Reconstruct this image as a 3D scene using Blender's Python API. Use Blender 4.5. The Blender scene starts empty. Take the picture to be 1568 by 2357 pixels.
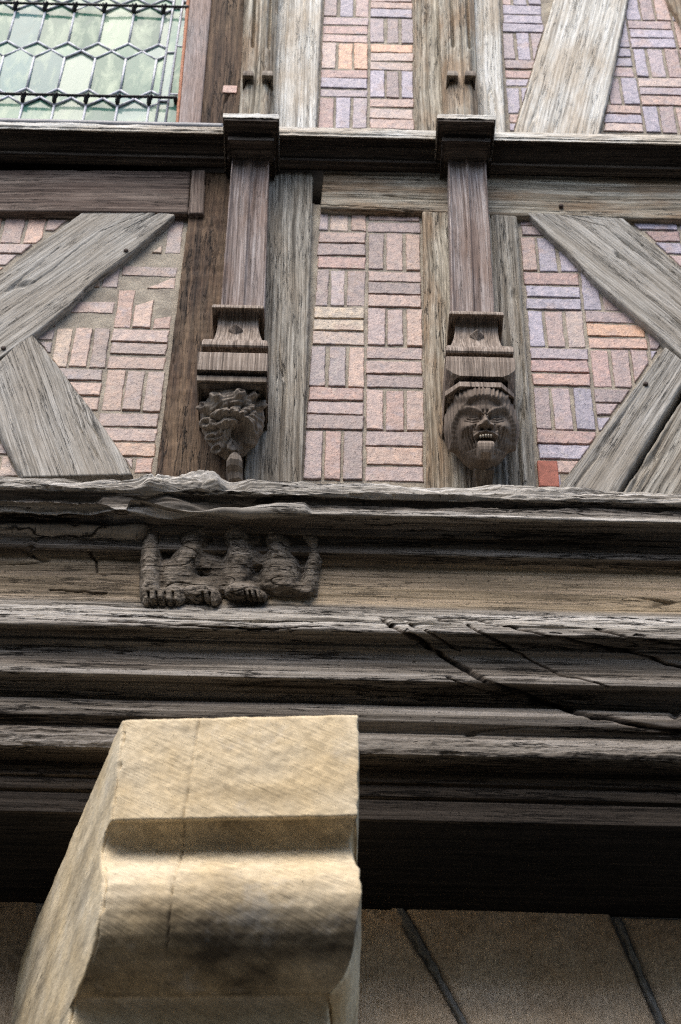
import bpy, math, random
import numpy as np
from mathutils import Vector, Matrix
random.seed(7); R_ = np.random.RandomState(11)
S = bpy.context.scene
# ------------------------------------------------------------------ camera
F_PX = 4380.0; CX, CY = 784.0, 1178.5; CAMZ = 1.6
PITCH = math.radians(45); ROLL = 0.0235
c_, s_ = math.cos(PITCH), math.sin(PITCH)
Fv = np.array((0, c_, s_)); U0 = np.array((0, -s_, c_)); R0 = np.array((1., 0, 0))
Uv = math.cos(ROLL)*U0 - math.sin(ROLL)*R0
Rv = math.cos(ROLL)*R0 + math.sin(ROLL)*U0
cam = bpy.data.cameras.new('camera'); co = bpy.data.objects.new('camera', cam)
S.collection.objects.link(co); S.camera = co
m = Matrix.Identity(4)
for i in range(3):
    m[i][0] = Rv[i]; m[i][1] = Uv[i]; m[i][2] = -Fv[i]
m[2][3] = CAMZ
co.matrix_world = m
cam.sensor_fit = 'VERTICAL'; cam.sensor_height = 36; cam.sensor_width = 24
cam.lens = F_PX/2357*36; cam.clip_end = 500; cam.clip_start = .05
cam.dof.use_dof = True; cam.dof.focus_distance = 6.05; cam.dof.aperture_fstop = 4.5
# ------------------------------------------------------------------ light
SUN_EL, SUN_AZ = math.radians(56), math.radians(-20)     # azimuth measured from -Y (street side) towards +X
w = bpy.data.worlds.new('World'); S.world = w; w.use_nodes = True
nt = w.node_tree; sk = nt.nodes.new('ShaderNodeTexSky'); sk.sky_type = 'NISHITA'; sk.sun_disc = False
sk.sun_elevation = SUN_EL; sk.sun_rotation = math.pi - SUN_AZ; sk.air_density = 1.0; sk.dust_density = 2.5; sk.ozone_density = 1.0
bg = nt.nodes['Background']; bg.inputs['Strength'].default_value = .15
nt.links.new(sk.outputs[0], bg.inputs[0])
sl = bpy.data.lights.new('sun', 'SUN'); sl.energy = 1.25; sl.angle = math.radians(46); sl.color = (1, .95, .88)
so = bpy.data.objects.new('sun', sl); S.collection.objects.link(so)
dv = Vector((math.sin(SUN_AZ)*math.cos(SUN_EL), -math.cos(SUN_AZ)*math.cos(SUN_EL), math.sin(SUN_EL)))
so.rotation_euler = dv.to_track_quat('Z', 'Y').to_euler()
S.view_settings.view_transform = 'Standard'; S.view_settings.look = 'None'
S.view_settings.exposure = 1.15; S.view_settings.gamma = 1
S.cycles.use_denoising = False; S.cycles.filter_width = 1.25; S.cycles.max_bounces = 6; S.cycles.sample_clamp_indirect = 4

# ------------------------------------------------------------------ helpers
def P(px, py, y):
    d = Fv + (px-CX)/F_PX*Rv + (CY-py)/F_PX*Uv
    t = y/d[1]
    return np.array((d[0]*t, y, d[2]*t + CAMZ))
def proj(p):
    q = np.asarray(p) - np.array((0, 0, CAMZ))
    z = q@Fv
    return CX + F_PX*(q@Rv)/z, CY - F_PX*(q@Uv)/z
def _h(ix, iy, iz):
    n = (ix*374761393 + iy*668265263 + iz*2147483647*0 + iz*1274126177) & 0xffffffff
    n = ((n ^ (n >> 13))*1103515245) & 0xffffffff
    n = (n ^ (n >> 16))*2246822519 & 0xffffffff
    return ((n ^ (n >> 15)) & 0xffffff)/float(0xffffff)*2-1
def vn(x, y, z):
    x, y, z = np.broadcast_arrays(np.asarray(x, float), np.asarray(y, float), np.asarray(z, float))
    xi, yi, zi = [np.floor(a).astype(np.int64) for a in (x, y, z)]
    fx, fy, fz = x-xi, y-yi, z-zi
    fx, fy, fz = [f*f*(3-2*f) for f in (fx, fy, fz)]
    r = 0
    for a in (0, 1):
        for b in (0, 1):
            for c in (0, 1):
                r = r + (fx if a else 1-fx)*(fy if b else 1-fy)*(fz if c else 1-fz)*_h(xi+a, yi+b, zi+c)
    return r
def fbm(x, y, z, o=4, g=.5):
    r = 0; a = 1; t = 0
    for i in range(o):
        r = r + a*vn(x*2**i+i*17.3, y*2**i+i*5.1, z*2**i+i*9.7); t += a; a *= g
    return r/t
def sstep(a, b, x):
    t = np.clip((x-a)/(b-a), 0, 1); return t*t*(3-2*t)
def newmesh(name, V, Fc, mat, parent=None, attrs=None, mats=None, midx=None, smooth=True):
    me = bpy.data.meshes.new(name)
    me.from_pydata([tuple(map(float, v)) for v in V], [], [tuple(int(i) for i in f) for f in Fc])
    for k, a in (attrs or {}).items():
        a = np.asarray(a, np.float32)
        at = me.attributes.new(k, 'FLOAT_VECTOR' if a.ndim == 2 else 'FLOAT', 'POINT')
        at.data.foreach_set('vector' if a.ndim == 2 else 'value', a.ravel())
    for mm in (mats or [mat]): me.materials.append(mm)
    if midx is not None: me.polygons.foreach_set('material_index', np.asarray(midx, np.int32))
    if smooth: me.polygons.foreach_set('use_smooth', np.ones(len(me.polygons), bool))
    me.update()
    o = bpy.data.objects.new(name, me); S.collection.objects.link(o)
    if parent: o.parent = parent
    return o
def gridfaces(n, mm, off=0, flip=False):
    i, j = np.meshgrid(np.arange(n-1), np.arange(mm-1), indexing='ij')
    a = (i*mm+j).ravel()+off
    f = np.stack([a, a+1, a+mm+1, a+mm], 1)
    return f[:, ::-1] if flip else f
def tag(o, label=None, cat=None, group=None, kind=None):
    if label: o['label'] = label
    if cat: o['category'] = cat
    if group: o['group'] = group
    if kind: o['kind'] = kind
    return o
def thing(name, label, cat, group=None, kind=None):
    o = bpy.data.objects.new(name, None); S.collection.objects.link(o); o.empty_display_size = .1
    return tag(o, label, cat, group, kind)
def resample(pts, n):
    pts = np.asarray(pts, float); d = np.r_[0, np.cumsum(np.linalg.norm(np.diff(pts, axis=0), axis=1))]
    t = np.linspace(0, d[-1], n)
    return np.stack([np.interp(t, d, pts[:, k]) for k in range(pts.shape[1])], 1), d[-1]

# ------------------------------------------------------------------ materials
class NT:
    def __init__(s, name):
        s.m = bpy.data.materials.new(name); s.m.use_nodes = True; s.t = s.m.node_tree
        s.b = s.t.nodes['Principled BSDF']
    def n(s, ty, **k):
        x = s.t.nodes.new(ty)
        for a, v in k.items(): setattr(x, a, v)
        return x
    def l(s, a, b): s.t.links.new(a, b)
    def mapn(s, vec, scale, loc=(0, 0, 0), rot=(0, 0, 0)):
        x = s.n('ShaderNodeMapping'); x.inputs['Scale'].default_value = scale; x.inputs['Location'].default_value = loc; x.inputs['Rotation'].default_value = rot
        s.l(vec, x.inputs[0]); return x.outputs[0]
    def noise(s, vec, scale=1, detail=4, rough=.55, dist=0):
        x = s.n('ShaderNodeTexNoise'); x.inputs['Scale'].default_value = scale; x.inputs['Detail'].default_value = detail
        x.inputs['Roughness'].default_value = rough; x.inputs['Distortion'].default_value = dist
        s.l(vec, x.inputs['Vector']); return x.outputs['Fac']
    def ramp(s, fac, stops, interp='LINEAR'):
        x = s.n('ShaderNodeValToRGB'); e = x.color_ramp.elements; x.color_ramp.interpolation = interp
        while len(e) < len(stops): e.new(.5)
        for q, (p, c) in zip(e, stops):
            q.position = p; q.color = (c, c, c, 1) if isinstance(c, (int, float)) else (*c, 1)
        s.l(fac, x.inputs[0]); return x.outputs[0]
    def math(s, op, a, b=None, clamp=False):
        x = s.n('ShaderNodeMath', operation=op); x.use_clamp = clamp
        for i, v in enumerate((a, b)):
            if v is None: continue
            if isinstance(v, (int, float)): x.inputs[i].default_value = v
            else: s.l(v, x.inputs[i])
        return x.outputs[0]
    def mix(s, fac, a, b, mode='MIX'):
        x = s.n('ShaderNodeMix', data_type='RGBA', blend_type=mode)
        for sock, v in ((x.inputs[0], fac), (x.inputs[6], a), (x.inputs[7], b)):
            if isinstance(v, (int, float)): sock.default_value = v
            elif isinstance(v, tuple): sock.default_value = (*v, 1)
            else: s.l(v, sock)
        return x.outputs[2]
    def out(s, col, rough, bump=None, dist=.004, spec=.25, strength=1):
        if isinstance(col, tuple): s.b.inputs['Base Color'].default_value = (*col, 1)
        else: s.l(col, s.b.inputs['Base Color'])
        if isinstance(rough, (int, float)): s.b.inputs['Roughness'].default_value = rough
        else: s.l(rough, s.b.inputs['Roughness'])
        s.b.inputs['Specular IOR Level'].default_value = spec
        if bump is not None:
            x = s.n('ShaderNodeBump'); x.inputs['Distance'].default_value = dist; x.inputs['Strength'].default_value = strength
            s.l(bump, x.inputs['Height']); s.l(x.outputs[0], s.b.inputs['Normal'])
        return s.m
    def attr(s, name, o='Vector'):
        x = s.n('ShaderNodeAttribute'); x.attribute_name = name; return x.outputs[o]

def wood(name, dark, mid, light, blot=None, blot_amt=.6, crack=1.0, fine=1.0, freq=45, dist=.003, spec=.2, rough=.8, bthr=.5):
    t = NT(name); g = t.attr('grain')
    warp = t.n('ShaderNodeTexNoise'); warp.inputs['Scale'].default_value = 5; warp.inputs['Detail'].default_value = 2; t.l(g, warp.inputs['Vector'])
    vm = t.n('ShaderNodeVectorMath', operation='SCALE'); t.l(warp.outputs['Color'], vm.inputs[0]); vm.inputs['Scale'].default_value = .006
    va = t.n('ShaderNodeVectorMath', operation='ADD'); t.l(g, va.inputs[0]); t.l(vm.outputs[0], va.inputs[1]); g2 = va.outputs[0]
    fib = t.noise(t.mapn(g2, (1.5, freq*2.3, freq*2.3)), 1, 5, .62); lo = t.noise(t.mapn(g2, (1.1, freq*.4, freq*.4), (2, 2, 2)), 1, 3, .5)
    fib = t.math('ADD', t.math('MULTIPLY', fib, .8), t.math('MULTIPLY', lo, .2))
    fin = t.noise(t.mapn(g2, (14, freq*6, freq*6)), 1, 3, .6)
    big = t.noise(t.mapn(g, (2.2, 7, 7), (3, 1, 4)), 1, 4, .6)
    col = t.ramp(fib, [(.37, dark), (.49, mid), (.62, light)])
    if blot: col = t.mix(t.math('MULTIPLY', t.ramp(big, [(bthr-.07, 0.), (bthr+.1, 1.)]), blot_amt), col, t.mix(fib, tuple(.6*c for c in blot), tuple(1.4*c for c in blot)))
    fm = t.ramp(fin, [(.3, 1-.45*fine), (.65, 1+.25*fine)])
    col = t.mix(1, col, fm, 'MULTIPLY')
    st = t.noise(t.mapn(g2, (1.6, freq*3.2, freq*3.2), (5, 5, 1)), 1, 3, .6); sm = t.ramp(st, [(.34, .42), (.45, 1.)])
    col = t.mix(min(1, .08+.68*crack), col, t.mix(1, col, sm, 'MULTIPLY'))
    ridge = t.math('ABSOLUTE', t.math('SUBTRACT', t.noise(t.mapn(g2, (1.5, freq*.8, freq*.8), (9, 2, 5)), 1, 5, .6), .5))
    cm = t.math('MULTIPLY', t.ramp(ridge, [(.002, .9), (.012, 0.)]), t.ramp(t.noise(t.mapn(g, (3, 12, 12), (1, 7, 2)), 1, 2), [(.42, 0.), (.55, 1.)]))
    cm = t.math('MULTIPLY', cm, min(crack, 1))
    sp = t.noise(g, 160, 2, .5)                         # worm holes and specks
    spm = t.math('MULTIPLY', t.ramp(sp, [(.72, 0.), (.76, 1.)]), .7)
    col = t.mix(t.math('MAXIMUM', cm, spm, True), col, tuple(c*.18 for c in dark))
    h = t.math('ADD', t.math('MULTIPLY', fib, .6), t.math('MULTIPLY', fin, .35*fine)); h = t.math('ADD', h, t.math('MULTIPLY', sm, .3))
    h = t.math('SUBTRACT', h, t.math('MULTIPLY', cm, 1.1)); h = t.math('SUBTRACT', h, t.math('MULTIPLY', spm, .5))
    return t.out(col, rough, h, dist, spec)

M = {}
M['grey'] = wood('weathered_grey_oak', (.12, .104, .08), (.29, .262, .212), (.46, .43, .365), (.19, .145, .095), .45, dist=.003)
M['greyfine'] = wood('grey_oak_brace', (.20, .182, .15), (.345, .32, .275), (.47, .445, .395), (.24, .19, .13), .35, crack=1, fine=.8, freq=75, dist=.0022)
M['pale'] = wood('pale_silvery_oak', (.30, .275, .235), (.57, .54, .47), (.72, .70, .64), (.40, .30, .19), .5, crack=.6, fine=.6, freq=40)
M['tan'] = wood('tan_streaked_oak', (.12, .098, .066), (.33, .29, .22), (.52, .475, .385), (.24, .15, .08), .7, freq=38)
M['brown'] = wood('rough_brown_oak', (.026, .015, .009), (.078, .046, .027), (.155, .10, .06), (.16, .11, .065), .45, freq=30, dist=.006)
M['board'] = wood('brown_board', (.05, .033, .025), (.10, .068, .052), (.19, .145, .115), (.26, .21, .17), .35, freq=40, dist=.0025, bthr=.52)
M['shaft'] = wood('pilaster_oak', (.11, .082, .068), (.25, .20, .175), (.42, .37, .34), (.17, .10, .065), .5, freq=60, dist=.0018, crack=.55, fine=.8)
M['carve'] = wood('carved_oak', (.10, .075, .055), (.25, .195, .15), (.42, .35, .285), (.13, .095, .07), .5, freq=85, dist=.0012, crack=.5, fine=.9)
M['head'] = wood('head_oak', (.12, .092, .068), (.185, .145, .11), (.26, .21, .165), (.12, .085, .06), .5, freq=90, dist=.0006, crack=.25, fine=.6)
M['leaf'] = wood('dark_carved_oak', (.085, .066, .05), (.15, .118, .09), (.24, .20, .155), (.33, .28, .22), .4, freq=60, dist=.0006, crack=.25, fine=.6)
M['blackwood'] = wood('near_black_oak', (.022, .016, .012), (.055, .042, .032), (.115, .092, .072), (.15, .12, .09), .3, freq=40, dist=.002)  # near-black oak for the cornice and capitals
M['soffit_shade'] = wood('shade_black_planks', (.006, .005, .004), (.012, .010, .008), (.022, .018, .015), None, freq=30)  # deep shade under the jetty put into a near-black colour
M['jamb'] = wood('mauve_painted_oak', (.17, .135, .12), (.27, .225, .205), (.37, .32, .30), (.34, .20, .13), .3, freq=50, dist=.0015, crack=.4)

def beam_mat():
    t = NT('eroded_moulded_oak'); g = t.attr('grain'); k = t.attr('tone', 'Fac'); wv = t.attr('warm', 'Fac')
    fib = t.noise(t.mapn(g, (1.2, 95, 95)), 1, 6, .66); lo = t.noise(t.mapn(g, (1.0, 22, 22), (2, 2, 2)), 1, 3, .5); fib = t.math('ADD', t.math('MULTIPLY', fib, .7), t.math('MULTIPLY', lo, .3))
    fin = t.noise(t.mapn(g, (16, 320, 320)), 1, 4, .6)
    big = t.noise(t.mapn(g, (1.4, 8, 8)), 1, 4, .6)
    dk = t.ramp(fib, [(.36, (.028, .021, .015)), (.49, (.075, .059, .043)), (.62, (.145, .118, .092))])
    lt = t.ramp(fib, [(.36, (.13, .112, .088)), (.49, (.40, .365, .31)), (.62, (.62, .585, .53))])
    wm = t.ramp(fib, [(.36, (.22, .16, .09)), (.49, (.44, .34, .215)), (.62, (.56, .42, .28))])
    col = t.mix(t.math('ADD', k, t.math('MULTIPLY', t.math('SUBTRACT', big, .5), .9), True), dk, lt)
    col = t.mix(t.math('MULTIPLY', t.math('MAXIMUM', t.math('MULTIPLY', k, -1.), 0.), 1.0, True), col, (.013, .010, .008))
    col = t.mix(t.math('MULTIPLY', wv, t.ramp(big, [(.35, .45), (.6, 1.)])), col, wm)
    col = t.mix(1, col, t.ramp(fin, [(.3, .6), (.65, 1.2)]), 'MULTIPLY')
    cmk = t.math('SUBTRACT', 1., t.math('MULTIPLY', wv, .75))
    ridge = t.math('ABSOLUTE', t.math('SUBTRACT', t.noise(t.mapn(g, (1.6, 26, 26), (4, 2, 5)), 1, 6, .65), .5))
    cm = t.math('MULTIPLY', t.ramp(ridge, [(.003, 1.), (.018, 0.)]), t.ramp(t.noise(t.mapn(g, (2, 9, 9), (1, 7, 2)), 1, 2), [(.42, 0.), (.52, 1.)])); cm = t.math('MULTIPLY', cm, cmk)
    sp = t.noise(t.mapn(g, (60, 130, 130)), 1, 2, .5); spm = t.ramp(sp, [(.67, 0.), (.71, 1.)])
    col = t.mix(t.math('MAXIMUM', cm, t.math('MULTIPLY', spm, .75), True), col, (.012, .009, .006))
    h = t.math('ADD', fib, t.math('MULTIPLY', fin, .3)); h = t.math('SUBTRACT', h, cm); h = t.math('SUBTRACT', h, t.math('MULTIPLY', spm, .5))
    return t.out(col, .85, h, .006, .15)
M['beam'] = beam_mat()

def brick_mat():
    t = NT('handmade_brick'); c = t.attr('col', 'Color'); tc = t.n('ShaderNodeTexCoord').outputs['Object']
    mot = t.noise(tc, 35, 5, .65); big = t.noise(tc, 11, 3, .6)
    col = t.mix(1, c, t.ramp(mot, [(.32, (.62, .62, .66)), (.5, (1., 1., 1.)), (.68, (1.35, 1.27, 1.18))]), 'MULTIPLY')
    col = t.mix(t.ramp(big, [(.56, 0.), (.70, .55)]), col, (.36, .23, .17))
    bl = t.noise(t.mapn(tc, (1, 1, 1), (7, 3, 2)), 18, 3); col = t.mix(t.ramp(bl, [(.58, 0.), (.72, .5)]), col, (.26, .235, .26))
    pit = t.noise(tc, 150, 3, .6); pm = t.ramp(pit, [(.66, 0.), (.71, 1.)])
    smear = t.noise(tc, 24, 6, .75); col = t.mix(t.ramp(smear, [(.60, 0.), (.66, .5)]), col, (.42, .36, .29))
    col = t.mix(t.math('MULTIPLY', pm, .6), col, (.07, .05, .045))
    h = t.math('SUBTRACT', t.math('ADD', t.math('MULTIPLY', mot, .9), t.math('MULTIPLY', pit, .4)), pm)
    return t.out(col, .5, h, .005, .45)
M['brick'] = brick_mat()
def mortar_mat(name, a, b):
    t = NT(name); tc = t.n('ShaderNodeTexCoord').outputs['Object']
    n = t.noise(tc, 14, 6, .65); f = t.noise(tc, 220, 3, .6)
    col = t.mix(t.ramp(n, [(.35, 0.), (.65, 1.)]), a, b); col = t.mix(1, col, t.ramp(f, [(.3, .7), (.7, 1.2)]), 'MULTIPLY')
    return t.out(col, .9, t.math('ADD', t.math('MULTIPLY', n, 1.), t.math('MULTIPLY', f, .5)), .006, .1)
M['mortar'] = mortar_mat('lime_mortar', (.26, .225, .18), (.44, .385, .30))
M['mortardark'] = mortar_mat('grey_pointing', (.18, .172, .155), (.27, .26, .235))

def stone_mat(name, a, b, dirt_shade, amt, toolvec, dist, trot=0):
    t = NT(name); tc = t.n('ShaderNodeTexCoord').outputs['Object']
    n = t.noise(tc, 5, 6, .62); f = t.noise(tc, 60, 5, .7); big = t.noise(t.mapn(tc, (3.2, 3, 9), (3, 1, 6)), 1, 6, .62)
    col = t.mix(t.ramp(n, [(.35, 0.), (.65, 1.)]), a, b)
    col = t.mix(1, col, t.ramp(f, [(.32, .80), (.6, 1.08)]), 'MULTIPLY')
    at = t.attr('grime_shade', 'Fac')
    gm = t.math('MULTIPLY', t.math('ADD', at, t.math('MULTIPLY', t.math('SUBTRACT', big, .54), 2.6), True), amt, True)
    col = t.mix(gm, col, dirt_shade)
    blu = t.noise(tc, 9, 5, .7); col = t.mix(t.ramp(blu, [(.58, 0.), (.72, .25)]), col, (.50, .50, .48))
    tool = t.noise(t.mapn(t.mapn(tc, (1, 1, 1), rot=(0, trot, 0)), toolvec), 1, 3, .55, .1)
    pit = t.noise(tc, 120, 3, .6); pm = t.ramp(pit, [(.68, 0.), (.72, 1.)])
    col = t.mix(t.math('MULTIPLY', pm, .5), col, dirt_shade)
    col = t.mix(1, col, t.ramp(tool, [(.3, .80), (.6, 1.06)]), 'MULTIPLY')
    h = t.math('ADD', t.math('MULTIPLY', tool, 1.2), t.math('MULTIPLY', f, .5)); h = t.math('SUBTRACT', h, pm)
    return t.out(col, .85, h, dist, .15)
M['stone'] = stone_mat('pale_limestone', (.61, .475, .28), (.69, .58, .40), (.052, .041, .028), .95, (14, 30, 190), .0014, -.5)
M['stonewall'] = stone_mat('tooled_sandstone', (.68, .50, .32), (.82, .66, .47), (.09, .07, .052), .55, (190, 190, 34), .008)

def plain(name, col, rough, spec=.3, metal=0, bump=0, sc=60):
    t = NT(name); tc = t.n('ShaderNodeTexCoord').outputs['Object']; n = t.noise(tc, sc, 5, .65)
    c = t.mix(1, col, t.ramp(n, [(.3, .65), (.7, 1.25)]), 'MULTIPLY')
    t.b.inputs['Metallic'].default_value = metal
    return t.out(c, rough, n, bump or .001, spec)
M['lead'] = plain('grey_lead', (.50, .50, .53), .5, .4, 0, .001)
M['iron'] = plain('black_iron', (.018, .016, .015), .6, .3, 0, .002)
M['zinc'] = plain('zinc_flashing', (.17, .17, .175), .45, .5, 0, .003, 12)
M['cavity'] = plain('dark_cavity', (.02, .016, .012), .95, .05)
M['nail'] = plain('rusty_nail', (.06, .04, .03), .8)
M['redwood'] = plain('red_brick_wedge', (.42, .14, .09), .7, .3, 0, .002)
M['seal'] = plain('orange_primer', (.42, .19, .11), .8)
def glass_mat():
    t = NT('mouth_blown_green_glass'); c = t.attr('col', 'Color'); tc = t.n('ShaderNodeTexCoord').outputs['Object']
    n = t.noise(t.mapn(tc, (14, 14, 5)), 1, 5, .6, .8)
    col = t.mix(t.ramp(n, [(.48, 0.), (.68, .7)]), c, (.38, .46, .32)); col = t.mix(t.ramp(n, [(.28, .55), (.42, 0.)]), col, (.10, .17, .15))
    return t.out(col, .10, n, .0012, .12)
M['glass'] = glass_mat()

# ------------------------------------------------------------------ generic builders
YW = 4.40
def timber(name, A, B, yf, mat, parent, depth=.10, ru=.010, rv=.004, amp=.004, prof=None, edge=.006, wob=.003, label=None, rnd=.007, ends=True, extra=None, split=1.0):
    """timber between two long edges (photo coordinates on its face plane); grain runs along the edges"""
    a = [P(x, r, yf)[[0, 2]] for x, r in A]; b = [P(x, r, yf)[[0, 2]] for x, r in B]
    L = max(resample(a, 2)[1], resample(b, 2)[1]); nu = max(4, int(L/ru))
    a, _ = resample(a, nu); b, _ = resample(b, nu)
    W = np.linalg.norm(a-b, axis=1).mean(); nv = max(6, int(W/rv))
    sd = random.random()*50
    u = np.linspace(0, L, nu); v = np.linspace(0, 1, nv)
    dirv = (b-a)/np.linalg.norm(b-a, axis=1)[:, None]
    a = a + dirv*(wob*fbm(u*6, sd, 0, 5, .7)+wob*.8*fbm(u*40, sd, 4, 2))[:, None]
    b = b + dirv*(wob*fbm(u*6, sd+9, 0, 5, .7)+wob*.8*fbm(u*40, sd+3, 4, 2))[:, None]
    XZ = a[:, None]*(1-v)[None, :, None] + b[:, None]*v[None, :, None]
    U, V = np.meshgrid(u, v*W, indexing='ij')
    d = np.minimum(V, W-V)
    Y = yf + rnd*(1-np.sqrt(np.clip(1-(1-np.clip(d/rnd, 0, 1))**2, 0, 1)))
    wv = .012*fbm(U*4, V*3, sd, 3)
    Y = Y - amp*.45*fbm(U*2.0, (V+wv*.3)*90, sd, 3, .6) - amp*.6*fbm(U*2, V*6, sd+2, 2)
    rg = np.abs(vn(U*1.3, (V+wv*.4)*30, sd+7)); mk = sstep(-.1, .25, vn(U*1.6, V*9, sd+1))
    Y = Y + split*.012*(amp/.004)*sstep(.085, .0, rg)*mk
    if prof: Y = Y + prof(np.stack([XZ[..., 0], Y, XZ[..., 1]], -1), U, v[None, :]*np.ones_like(U), W)
    G = np.stack([XZ[..., 0], Y, XZ[..., 1]], -1)
    ax = (a[-1]+b[-1]-a[0]-b[0]); ax = ax/np.linalg.norm(ax); off = XZ-a[0]
    bend = .010*fbm(U*2.2, sd, 5, 2)
    gr = np.stack([off@ax+sd, off@np.array((ax[1], -ax[0]))+bend+sd*.37, Y-yf], -1)
    def pad(Gm, gm, ax):
        f = np.take(Gm, [0], ax).copy(); l = np.take(Gm, [-1], ax).copy(); f[..., 1] = yf+depth; l[..., 1] = yf+depth
        gf = np.take(gm, [0], ax).copy(); gl = np.take(gm, [-1], ax).copy(); gf[..., 2] += depth; gl[..., 2] += depth
        return np.concatenate([f, Gm, l], ax), np.concatenate([gf, gm, gl], ax)
    G, gr = pad(G, gr, 1)
    if ends: G, gr = pad(G, gr, 0)
    n, mm = G.shape[:2]
    o = newmesh(name, G.reshape(-1, 3), gridfaces(n, mm), mat, parent, {'grain': gr.reshape(-1, 3)})
    if label: o['label'] = label
    return o

def loft(name, rings, mat, parent, yb=None, wob=.0012, grain='z', label=None, nf=26, c=.003, close=True):
    """stack of rectangular / chamfered rings: (pxL, pxR, row, y[, chamfer])"""
    yb = yb or YW+.02; V = []; Gr = []; sd = random.random()*40
    for r in rings:
        L, Rr, row, y = r[:4]; ch = r[4] if len(r) > 4 else c
        xl, xr = P(L, row, y)[0], P(Rr, row, y)[0]; z = P((L+Rr)/2, row, y)[2]
        ch = min(ch, (xr-xl)*.45)
        xs = np.linspace(xl+ch, xr-ch, nf)
        line = [(xl, yb), (xl, (y+ch+yb)/2), (xl, y+ch), (xl+ch*.3, y+ch*.3 if ch < .01 else y+ch*.7)] + [(x, y) for x in xs] + [(xr-ch*.3, y+ch*.3 if ch < .01 else y+ch*.7), (xr, y+ch), (xr, (y+ch+yb)/2), (xr, yb)]
        for q, (x, yy) in enumerate(line):
            nz = wob*float(fbm(x*45, z*45, sd, 3)) if yy < yb else 0
            V.append((x+nz*.5, yy+nz, z+wob*.8*float(vn(x*70, yy*30, sd+z*3))))
            Gr.append((z, x, yy*.12) if grain == 'z' else (x, z, yy))
    mm = nf+8; n = len(rings)
    Fc = [tuple(f) for f in gridfaces(n, mm, flip=True)]
    if close: Fc.append(tuple(range(mm))); Fc.append(tuple((n-1)*mm+i for i in range(mm))[::-1])
    # doubled rings keep edges crisp: flat shading
    o = newmesh(name, V, Fc, mat, parent, {'grain': np.array(Gr)}, smooth=False)
    if label: o['label'] = label
    return o

def extrude_x(name, prof, x0, x1, mat, parent, rx=.006, rs=.004, disp=None, tone=None, label=None, nodisp_y=None, warmf=None):
    """profile [(y,z)] swept along X as a dense sheet with real relief"""
    pr, L = resample(prof, max(8, int(resample(prof, 2)[1]/rs)))
    nx = max(4, int((x1-x0)/rx)); xs = np.linspace(x0, x1, nx)
    X, I = np.meshgrid(xs, np.arange(len(pr)), indexing='ij')
    Y = pr[I, 0]; Z = pr[I, 1]
    tg = np.gradient(pr, axis=0); tg /= np.linalg.norm(tg, axis=1)[:, None]+1e-9
    ny, nz = -tg[I, 1]*-1, tg[I, 0]*-1                # outward normal for profiles running top to bottom
    s = I*L/len(pr)
    d = disp(X, Y, Z, s) if disp else 0*X
    Y2 = Y + ny*d; Z2 = Z + nz*d
    at = {'grain': np.stack([X, s, Y*.0+.3], -1).reshape(-1, 3)}
    if tone is not None: at['tone'] = tone(X, Y, Z, s).ravel()
    if warmf is not None: at['warm'] = warmf(X, Y, Z, s).ravel()
    o = newmesh(name, np.stack([X, Y2, Z2], -1).reshape(-1, 3), gridfaces(nx, len(pr), flip=True), mat, parent, at)
    if label: o['label'] = label
    return o
def box(name, x0, x1, y0, y1, z0, z1, mat, parent=None, b=.002):
    V = [(x, y, z) for x in (x0, x1) for y in (y0, y1) for z in (z0, z1)]
    Fc = [(0, 1, 3, 2), (4, 6, 7, 5), (0, 4, 5, 1), (2, 3, 7, 6), (0, 2, 6, 4), (1, 5, 7, 3)]
    o = newmesh(name, V, Fc, mat, parent, {'grain': np.array(V)}, smooth=False)
    if b:
        md = o.modifiers.new('b', 'BEVEL'); md.width = b; md.segments = 2
    return o
def tube(path, rad, n=8):
    """tube vertices/faces along a 3D path"""
    path = np.asarray(path, float); V = []; Fc = []
    rad = np.broadcast_to(rad, (len(path),))
    for i, p in enumerate(path):
        t = path[min(i+1, len(path)-1)]-path[max(i-1, 0)]; t = t/np.linalg.norm(t)
        a = np.cross(t, (0, 1, 0)) if abs(t[1]) < .9 else np.cross(t, (1, 0, 0)); a /= np.linalg.norm(a); b = np.cross(t, a)
        for k in range(n):
            an = 2*math.pi*k/n; V.append(p+rad[i]*(math.cos(an)*a+math.sin(an)*b))
    for i in range(len(path)-1):
        for k in range(n): Fc.append((i*n+k, i*n+(k+1) % n, (i+1)*n+(k+1) % n, (i+1)*n+k))
    Fc.append(tuple(range(n))[::-1]); Fc.append(tuple((len(path)-1)*n+k for k in range(n)))
    return V, Fc
def join(parts):
    V = []; Fc = []
    for v, f in parts:
        o = len(V); V += list(v); Fc += [tuple(i+o for i in q) for q in f]
    return V, Fc

# ------------------------------------------------------------------ the surroundings out of frame (street floor, house opposite added to block low sky)
g = newmesh('ground', [(-60, -60, 0), (60, -60, 0), (60, 60, 0), (-60, 60, 0)], [(0, 1, 2, 3)], plain('cobbled_street', (.14, .13, .115), .85, .2, 0, .01, 8)); tag(g, kind='structure')

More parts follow.
